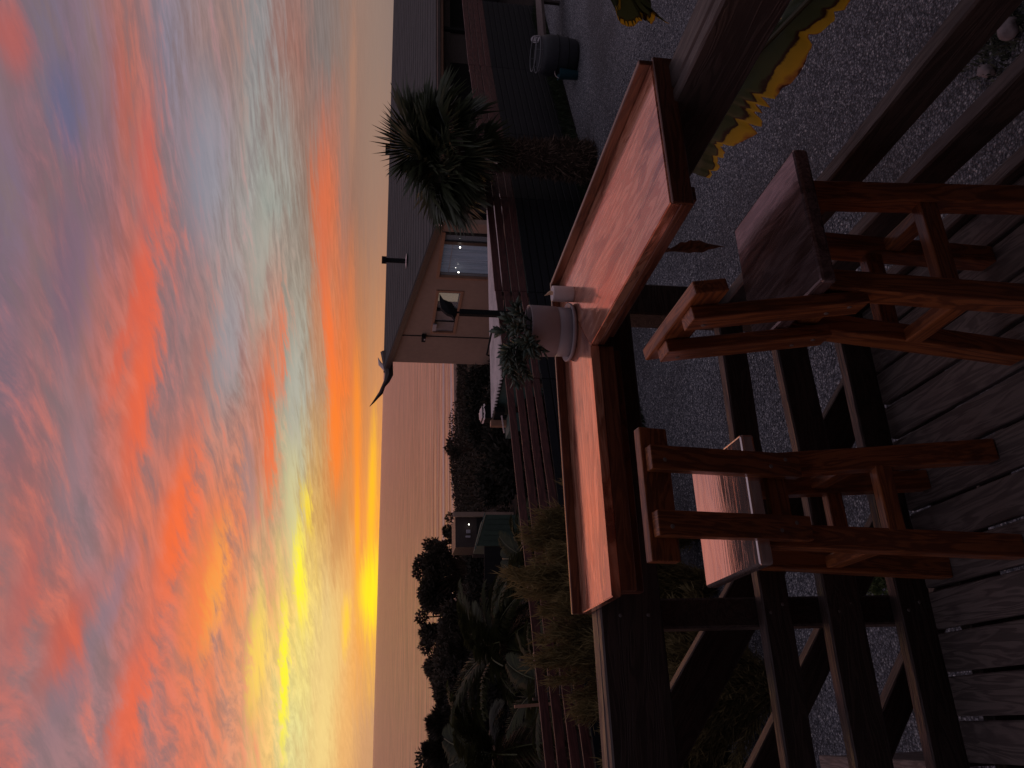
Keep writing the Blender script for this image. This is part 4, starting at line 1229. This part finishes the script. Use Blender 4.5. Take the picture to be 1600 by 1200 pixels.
# grass strip along the fence foot
n = 16000
X = rg.uniform(-2, 13.5, n)
Y = 7.2 + .352 * (X + .33) - .05 - rg.random(n) * np.where(X > 6, .62, .36)
C = np.stack([X, Y, np.full(n, -1.3)], 1)
V, F = leaf_cards(C, rg.normal(size=(n, 3)) * .35 + [0, 0, 1], .10 * rg.uniform(.4, 1.6, n), .012 * np.ones(n))
tag(np_mesh('grass', V, F, M_grass, colors=np.repeat(rg.random(n), 4)), kind='stuff')

# weeds poking through the gravel
WL = ['small green weed in the gravel seen between the lower deck rails', 'sparse weed with pinkish stones beside it below the left rails', 'dark green weed patch in the gravel far below the left railing']
for i, (x, y, s, n) in enumerate(((.72, 4.35, .17, 420), (.22, 4.1, .16, 260), (.10, 7.2, .32, 700))):
    t = thing('weed', (x, y, -1.296), WL[i], 'weed', 0, 'weeds in the gravel')
    C = np.stack([x + rg.normal(size=n) * s * .4, y + rg.normal(size=n) * s * .4, np.full(n, -1.296)], 1)
    Dv = rg.normal(size=(n, 3)) * .6 + [0, 0, .8]
    V, F = leaf_cards(C, Dv, .06 * rg.uniform(.5, 1.5, n), .014 * np.ones(n))
    tag(np_mesh('blades', V, F, leafmat('weed_green_%d' % i, (.03, .045, .012), (.11, .13, .04), .6), t, colors=np.repeat(rg.random(n), 4)), kind='stuff')

# ---- feathery olive shrubs in front of the fence
GF = 'feathery olive shrubs in front of the fence'
FL = ['feathery olive shrub spilling over the fence boards, nearest the green shed', 'tall feathery golden olive shrub in the middle of the left fence', 'feathery olive green shrub directly above the left end of the counter', 'dull feathery shrub low under the fence at the left edge', 'greenish feathery shrub at the far left below the rail tops']
FL += ['dull olive feathery shrub at the outer left edge of the fence', 'broad low feathery shrub between the fence foot and the left rails']
for i, (x, y, hgt_, w, n) in enumerate(((1.58, 6.95, 1.66, .50, 30000), (1.05, 6.7, 1.90, .60, 40000), (.50, 6.5, 1.72, .66, 42000), (-.02, 6.3, 1.36, .62, 36000), (-.50, 6.15, 1.2, .56, 30000), (-.95, 6.0, 1.2, .56, 20000), (.2, 5.9, .95, .7, 26000))):
    t = thing('feathery_shrub', (x, y, -1.3), FL[i], 'shrub', 0, GF)
    ns = 46
    a = rg.uniform(0, 6.28, ns); lean = rg.uniform(.1, 1.0, ns)
    V_, F_ = [], []
    stems_ = []
    for k in range(ns):
        tip = Vector((x + math.cos(a[k]) * w * lean[k], y + math.sin(a[k]) * w * .6 * lean[k], -1.3 + hgt_ * rg.uniform(.65, 1.0) * (1.05 - .3 * lean[k])))
        b0 = Vector((x + math.cos(a[k]) * .06, y + math.sin(a[k]) * .06, -1.3))
        mid = b0.lerp(tip, .5) + Vector((0, 0, .12))
        stems_.append((b0, mid, tip))
        v, f = tube_geo([b0, mid, tip], [.006, .004, .0015], 4)
        o_ = len(V_); V_ += v; F_ += [tuple(q + o_ for q in ff) for ff in f]
    mesh_obj('stems', V_, F_, M_bark, t)
    S = np.array([[list(p) for p in s] for s in stems_])
    idx = rg.integers(0, ns, n); s = rg.random(n) ** .65
    p = ((1 - s) ** 2)[:, None] * S[idx, 0] + (2 * s * (1 - s))[:, None] * S[idx, 1] + (s ** 2)[:, None] * S[idx, 2]
    p += rg.normal(size=(n, 3)) * .022
    Dv = (S[idx, 2] - S[idx, 1]); Dv = Dv / np.linalg.norm(Dv, axis=1, keepdims=True) + rg.normal(size=(n, 3)) * .45 + [0, 0, .2]
    V, F = leaf_cards(p, Dv, .085 * rg.uniform(.5, 1.5, n), .0085 * np.ones(n))
    np_mesh('plumes', V, F, M_feather, t, colors=np.repeat(np.clip(rg.random(n) * .6 + s * .4 - (.15 if i > 1 else 0), 0, 1), 4))

# ---- fan palm on the right of the fence
def fan_leaf_mesh(seed, nseg=26, spread=2.5):
    q = np.random.default_rng(seed)
    V, F, T_ = [], [], []
    # petiole along +x from 0 to .45, blade fan beyond
    V += [(0, -.012, 0), (0, .012, 0), (.45, .008, .0), (.45, -.008, 0)]; F.append((0, 1, 2, 3)); T_ += [.9] * 4
    for i in range(nseg):
        th = -spread / 2 + spread * i / (nseg - 1)
        L = (.62 + .12 * math.cos(th)) * q.uniform(.88, 1.08)
        dth = spread / nseg * .40
        droop = -.16 * q.uniform(.4, 1.5) - .10 * abs(th)
        b0 = np.array([.45, 0, 0])
        def pt(r_, t_, z): return tuple(b0 + np.array([r_ * math.cos(t_), r_ * math.sin(t_), z]))
        o_ = len(V)
        V += [pt(.0, th, 0), pt(L * .55, th - dth, -.02), pt(L * .60, th, .025), pt(L * .55, th + dth, -.02), pt(L, th, droop)]
        F += [(o_, o_ + 1, o_ + 2, o_ + 2), (o_, o_ + 2, o_ + 3, o_ + 3), (o_ + 1, o_ + 4, o_ + 2, o_ + 2), (o_ + 2, o_ + 4, o_ + 3, o_ + 3)]
        tt = q.random() * .35
        T_ += [tt * .3, tt, tt + .15, tt, tt + .35]
    tris = []
    for f_ in F:
        ff = list(dict.fromkeys(f_)); tris.append(ff)
    me = bpy.data.meshes.new('fan_leaf'); me.from_pydata(V, [], tris); me.update()
    at = me.attributes.new('tone', 'FLOAT', 'POINT'); at.data.foreach_set('value', T_)
    me.materials.append(M_palm)
    return me
fan = [fan_leaf_mesh(i) for i in range(5)]
pb = Vector((7.42, 9.0, -1.3))
pl = thing('fan_palm', pb, 'shaggy trunked fan palm in front of the fence and grey roof', 'palm')
tv, tf = [], []
prof = [(0, .27), (.15, .30), (.4, .29), (.8, .25), (1.15, .215), (1.5, .19), (1.95, .16)]
pts = [pb + Vector((.03 * math.sin(z * 2), 0, z)) for z, r_ in prof]
v, f = tube_geo(pts, [r_ * .8 for z, r_ in prof], 16)
mesh_obj('trunk', v, f, M_bark, pl, smooth=True)
n = 5200
z = rg.random(n) * 1.72
rr = np.interp(z, [p_[0] for p_ in prof], [p_[1] for p_ in prof]) * .80
a = rg.uniform(0, 6.28, n)
C = np.stack([pb.x + rr * np.cos(a), pb.y + rr * np.sin(a), pb.z + z], 1)
Dv = np.stack([np.cos(a) * .9, np.sin(a) * .9, rg.choice([-1, 1], n) * .6 - .1], 1) + rg.normal(size=(n, 3)) * .4
V, F = leaf_cards(C, Dv, .10 * rg.uniform(.5, 1.6, n), .014 * np.ones(n))
tag(np_mesh('trunk_fibre', V, F, M_fibre, pl, colors=np.repeat(rg.random(n) ** 2, 4)), kind='stuff')
top = pb + Vector((.02, .05, 1.90))
q = random.Random(5)
for i in range(50):
    a = i * 2.39996
    if i < 8: elv = q.uniform(52, 82)
    elif i < 40: elv = q.uniform(-6, 52)
    else: elv = q.uniform(-42, -8)
    elv = R(elv)
    d = Vector((math.cos(a) * math.cos(elv), math.sin(a) * math.cos(elv), math.sin(elv)))
    up_ = Vector((0, 0, 1)); y = up_.cross(d).normalized(); zz = d.cross(y)
    Mx = Matrix((d, y, zz)).transposed().to_4x4(); Mx.translation = top + Vector((0, 0, q.uniform(-.12, .18)))
    s = q.uniform(.80, 1.05) * (1.0 if i < 40 else .78)
    reuse('frond', fan[i % 5], pl, Mx @ Matrix.Rotation(q.uniform(-.7, .7), 4, 'X') @ Matrix.Diagonal((s, s, s, 1)))
# pale flower stalk stubs
for (dx_, dz_) in ((-.28, -.25), (-.1, -.42), (.2, -.2)):
    v, f = tube_geo([top + Vector((0, -.1, -.1)), top + Vector((dx_, -.3, dz_)), top + Vector((dx_ * 1.5, -.36, dz_ - .2))], [.016, .012, .006], 6)
    mesh_obj('dry_stalk', v, f, M_corr if dx_ == -.28 else M_fibre, pl)

# ---- feather palms behind the left of the fence
def feather_frond_mesh(seed, nl=34):
    q = np.random.default_rng(seed); V, T_, F = [], [], []
    def mid(s): return np.array([s * 1.0, 0, .38 * s - .62 * s * s])
    for i in range(nl):
        s = .12 + .88 * i / nl
        p = mid(s); ll = .30 * math.sin(math.pi * (.12 + .82 * s)) + .05
        for sd in (-1, 1):
            d = np.array([.55, sd * .85, -.18 + q.normal() * .08]); d /= np.linalg.norm(d)
            w = np.array([.018, 0, .004]); o_ = len(V)
            V += [tuple(p - w * .5), tuple(p + d * ll * .5 - w), tuple(p + d * ll + [0, 0, -.04]), tuple(p + d * ll * .5 + w)]
            F.append((o_, o_ + 1, o_ + 2, o_ + 3)); tt = q.random() * .4 + s * .25; T_ += [tt * .4, tt, tt + .2, tt]
    for i in range(10):
        a_, b_ = mid(i / 10), mid((i + 1) / 10); o_ = len(V); w = .010
        V += [tuple(a_ + [0, -w, 0]), tuple(a_ + [0, w, 0]), tuple(b_ + [0, w * .8, 0]), tuple(b_ + [0, -w * .8, 0])]; F.append((o_, o_ + 1, o_ + 2, o_ + 3)); T_ += [.7] * 4
    me = bpy.data.meshes.new('feather_frond'); me.from_pydata(V, [], F); me.update()
    at = me.attributes.new('tone', 'FLOAT', 'POINT'); at.data.foreach_set('value', T_)
    me.materials.append(M_palm2); return me
ff_ = [feather_frond_mesh(i + 20) for i in range(4)]
for (x, y, zt, s0, nf, lab) in ((1.35, 15.5, -.35, 1.9, 34, 'large feather palm with yellowish fronds behind the left fence'),
                                (2.55, 13.2, -.62, 1.35, 26, 'low feather palm behind the fence next to the dark shed side'),
                                (-.45, 16, -.30, 1.9, 28, 'feather palm filling the far left behind the slatted frame'),
                                (.55, 12.0, -.55, 1.3, 24, 'shorter feather palm just behind the fence on the left')):
    base = ground_z(x, y)
    t = thing('feather_palm', (x, y, base), lab, 'palm', 0, 'feather palms behind the left fence')
    v, f = tube_geo([(x, y, base - .1), (x, y, zt - .35)], [.16, .13], 10); mesh_obj('trunk', v, f, M_bark, t)
    q = random.Random(int(x * 100))
    for i in range(nf):
        a = i * 2.39996 + q.uniform(-.2, .2); elv = R(q.uniform(0, 75) if i < nf * .7 else q.uniform(-35, 5))
        elv = min(elv, R(52))
        d = Vector((math.cos(a) * math.cos(elv), math.sin(a) * math.cos(elv), math.sin(elv)))
        y_ = Vector((0, 0, 1)).cross(d).normalized(); z_ = d.cross(y_)
        Mx = Matrix((d, y_, z_)).transposed().to_4x4(); Mx.translation = (x, y, zt - .4)
        s = s0 * q.uniform(.75, 1.0) * .82
        reuse('frond', ff_[i % 4], t, Mx @ Matrix.Diagonal((s, s, s, 1)))

# ------------------------------------------------------------------ banana plant outside the right railing
M_ban, nt, b, g = new_mat('banana_leaf')
at = nt.nodes.new('ShaderNodeAttribute'); at.attribute_name = 'tone'
t_ = nt.nodes.new('ShaderNodeTexCoord').outputs['Object']
nz = g.noise(t_, 14, 5, .6)
tt = g.m('ADD', at.outputs['Fac'], g.m('MULTIPLY', g.m('SUBTRACT', nz, .5), .34))
nt.links.new(g.ramp(tt, [(0, (.040, .055, .022, 1)), (.44, (.075, .090, .032, 1)), (.52, (.045, .016, .008, 1)), (.56, (.05, .02, .008, 1)), (.60, (.62, .38, .025, 1)), (.88, (.80, .47, .03, 1)), (.97, (.55, .20, .04, 1)), (1, (.10, .03, .015, 1))], 'LINEAR'), b.inputs['Base Color'])
b.inputs['Roughness'].default_value = .42
tr = nt.nodes.new('ShaderNodeBsdfTranslucent'); nt.links.new(b.inputs['Base Color'].links[0].from_socket, tr.inputs[0])
mx = nt.nodes.new('ShaderNodeMixShader'); mx.inputs[0].default_value = .35
nt.links.new(b.outputs[0], mx.inputs[1]); nt.links.new(tr.outputs[0], mx.inputs[2]); nt.links.new(mx.outputs[0], nt.nodes['Material Output'].inputs[0])
bp_ = thing('banana_plant', (2.15, .95, -1.3), 'banana plant with torn yellow edged leaves hanging outside the side railing', 'plant')


def banana_leaf(name, rib, halfw, side_dir, seed, tears, gam=1.0, parent=bp_):
    """rib: list of points base->tip; side_dir: vector(s) across; ragged torn edges"""
    q = random.Random(seed)
    NS, NT = 150, 17
    rib = [Vector(p) for p in rib]
    V, F, T_ = [], [], []
    tear = [q.random() for _ in range(400)]
    notches = sorted(q.uniform(.12, .97) for _ in range(tears))
    for i in range(NS + 1):
        s = i / NS; u = s * (len(rib) - 1); j = min(len(rib) - 2, int(u)); p = rib[j].lerp(rib[j + 1], u - j)
        env = min(1, max(.12, (s - .18) * 2.6)) * (1 if s < .7 else max(.15, 1 - (s - .7) * 2.3))
        cut = 0
        for nn_ in notches:
            dd_ = abs(s - nn_); cut = max(cut, max(0, 1 - dd_ / .012))
        for k in range(NT + 1):
            w = -1 + 2 * k / NT
            edge = 1 - .40 * cut * (1 if w > 0 else .7) + .22 * mnoise.noise(Vector((s * 13, .3, seed))) + .08 * mnoise.noise(Vector((s * 41, w * 2, seed)))
            hw = halfw * env * edge
            sag = -.30 * halfw * w * w + .02 * mnoise.noise(Vector((s * 9, w * 2, seed + 3)))
            V.append(p + side_dir * (w * hw) + Vector((0, 0, sag)))
            tn = abs(w) ** 1.5 * .88 + .34 * mnoise.noise(Vector((s * 6.5, w * .8, seed + 9))) + .12 * mnoise.noise(Vector((s * 24, w * 3, seed)))
            if w < 0: tn = tn * .55
            if k in (0, NT): tn = .985 if q.random() < .55 else tn
            T_.append(max(0, min(1, tn * gam)))
    for i in range(NS):
        for k in range(NT):
            a = i * (NT + 1) + k; F.append((a, a + 1, a + NT + 2, a + NT + 1))
    o = mesh_obj(name, V, F, M_ban, parent, smooth=True)
    at = o.data.attributes.new('tone', 'FLOAT', 'POINT'); at.data.foreach_set('value', T_)
    v, f = tube_geo([p + Vector((0, 0, .004)) for p in rib], [.012 * (1 - .8 * i / (len(rib) - 1)) for i in range(len(rib))], 8)
    mesh_obj('midrib', v, f, leafmat('midrib_%d' % seed, (.06, .05, .02), (.1, .09, .04), .5, .4, 0), o, PM[o.name])
    return o
v, f = tube_geo([(2.15, .95, -1.35), (2.13, .97, -.5), (2.1, 1.0, .25)], [.13, .11, .07], 14)
mesh_obj('pseudostem', v, f, M_bark, bp_, smooth=True)
banana_leaf('leaf', [(2.12, 1.0, .16), (2.02, 1.27, .27), (1.94, 1.50, .365), (1.91, 1.72, .46), (1.90, 1.93, .505), (1.88, 2.10, .525), (1.85, 2.26, .50)], .120, Vector((-.46, .03, -.71)).normalized(), 4, 13)
banana_leaf('leaf', [(2.12, 1.0, .25), (2.22, 1.25, .75), (2.125, 1.42, 1.05), (1.995, 1.54, 1.04), (1.92, 1.61, .86)], .18, Vector((.75, -.62, .2)).normalized(), 6, 6)
banana_leaf('leaf', [(2.12, .95, .25), (2.5, .8, .8), (2.9, .6, 1.0), (3.3, .4, .85)], .16, Vector((.3, 1, 0)).normalized(), 8, 6)
# dried leaf hanging under the counter corner
dl = thing('dried_leaf', (1.42, 2.14, .95), 'twisted dry brown leaf hanging below the counter in front of the gravel', 'leaf')
V, F, T_ = [], [], []
NS = 44
for i in range(NS + 1):
    s = i / NS
    p = Vector((1.415 + .014 * math.sin(s * 9), 2.135 - .04 * s, .92 - .42 * s))
    tw = s * 7.5; hw = .030 * (math.sin(math.pi * (.25 + .75 * s)) ** .6) * (1 + .5 * mnoise.noise(Vector((s * 14, 0, 1)))) * (.35 if s < .4 else 1)
    for k in range(7):
        w = -1 + k / 3
        V.append(p + Vector((math.cos(tw), math.sin(tw), 0)) * w * hw + Vector((-math.sin(tw), math.cos(tw), .15 * w)) * hw * .5 * (w * w)); T_.append(rnd.random() * .6 + .2 * abs(w))
for i in range(NS):
    for k in range(6):
        a = i * 7 + k; F.append((a, a + 1, a + 8, a + 7))
o = mesh_obj('blade', V, F, M_dry, dl, smooth=False); at = o.data.attributes.new('tone', 'FLOAT', 'POINT'); at.data.foreach_set('value', T_)
v, f = tube_geo([(1.41, 2.14, .985), (1.415, 2.136, .85)], [.003, .003], 5); mesh_obj('stalk', v, f, M_dry, dl)

# ------------------------------------------------------------------ rocks by the side of the deck
def rock(loc, r_, sq, label, seed, mat=M_rock):
    bm = bmesh.new(); bmesh.ops.create_icosphere(bm, subdivisions=3, radius=1)
    for v_ in bm.verts:
        d = v_.co.normalized(); v_.co = d * (1 + .28 * mnoise.noise(d * 1.6 + Vector((seed, 0, 0))) + .1 * mnoise.noise(d * 4 + Vector((0, seed, 0))))
        v_.co = Vector((v_.co.x * r_, v_.co.y * r_ * sq[0], v_.co.z * r_ * sq[1]))
    me = bpy.data.meshes.new('rock'); bm.to_mesh(me); bm.free(); me.materials.append(mat)
    me.polygons.foreach_set('use_smooth', [True] * len(me.polygons))
    o = bpy.data.objects.new('rock', me)
    place(o, Matrix.Translation(loc) @ Matrix.Rotation(seed * 1.3, 4, 'Z'))
    return tag(o, label, 'rock', 'rocks on the gravel by the side railing')
rock((2.86, 2.58, -1.27), .052, (.6, .6), 'rounded pale stone on the gravel seen between the side rails', 3)
rock((2.93, 2.39, -1.26), .060, (.8, .7), 'larger angular pinkish stone near the top corner below the rails', 5)
rock((2.78, 2.22, -1.26), .055, (.5, .8), 'small orange tinted stone next to the angular pinkish one', 8, plain('orange_rock', (.42, .22, .15), .8, .3, 14, .3, bumpy=.4))
rock((3.05, 2.38, -1.27), .055, (.7, .7), 'small grey stone behind the angular pinkish stone', 11)
rock((3.12, 2.18, -1.26), .07, (.9, .7), 'brownish stone beside the weeds close to the picture corner', 14, plain('brown_rock', (.30, .18, .13), .8, .3, 14, .3, bumpy=.4))
t = thing('weed', (3.0, 2.48, -1.296), 'grey green weed between the stones below the side rails', 'weed', 0, 'weeds in the gravel')
n = 700
C = np.stack([3.0 + rg.normal(size=n) * .11, 2.42 + rg.normal(size=n) * .12, np.full(n, -1.296)], 1)
V, F = leaf_cards(C, rg.normal(size=(n, 3)) * .6 + [0, 0, .8], .05 * rg.uniform(.5, 1.5, n), .013 * np.ones(n))
tag(np_mesh('blades', V, F, leafmat('weed_grey', (.04, .05, .035), (.12, .13, .09), .7), t, colors=np.repeat(rg.random(n), 4)), kind='stuff')
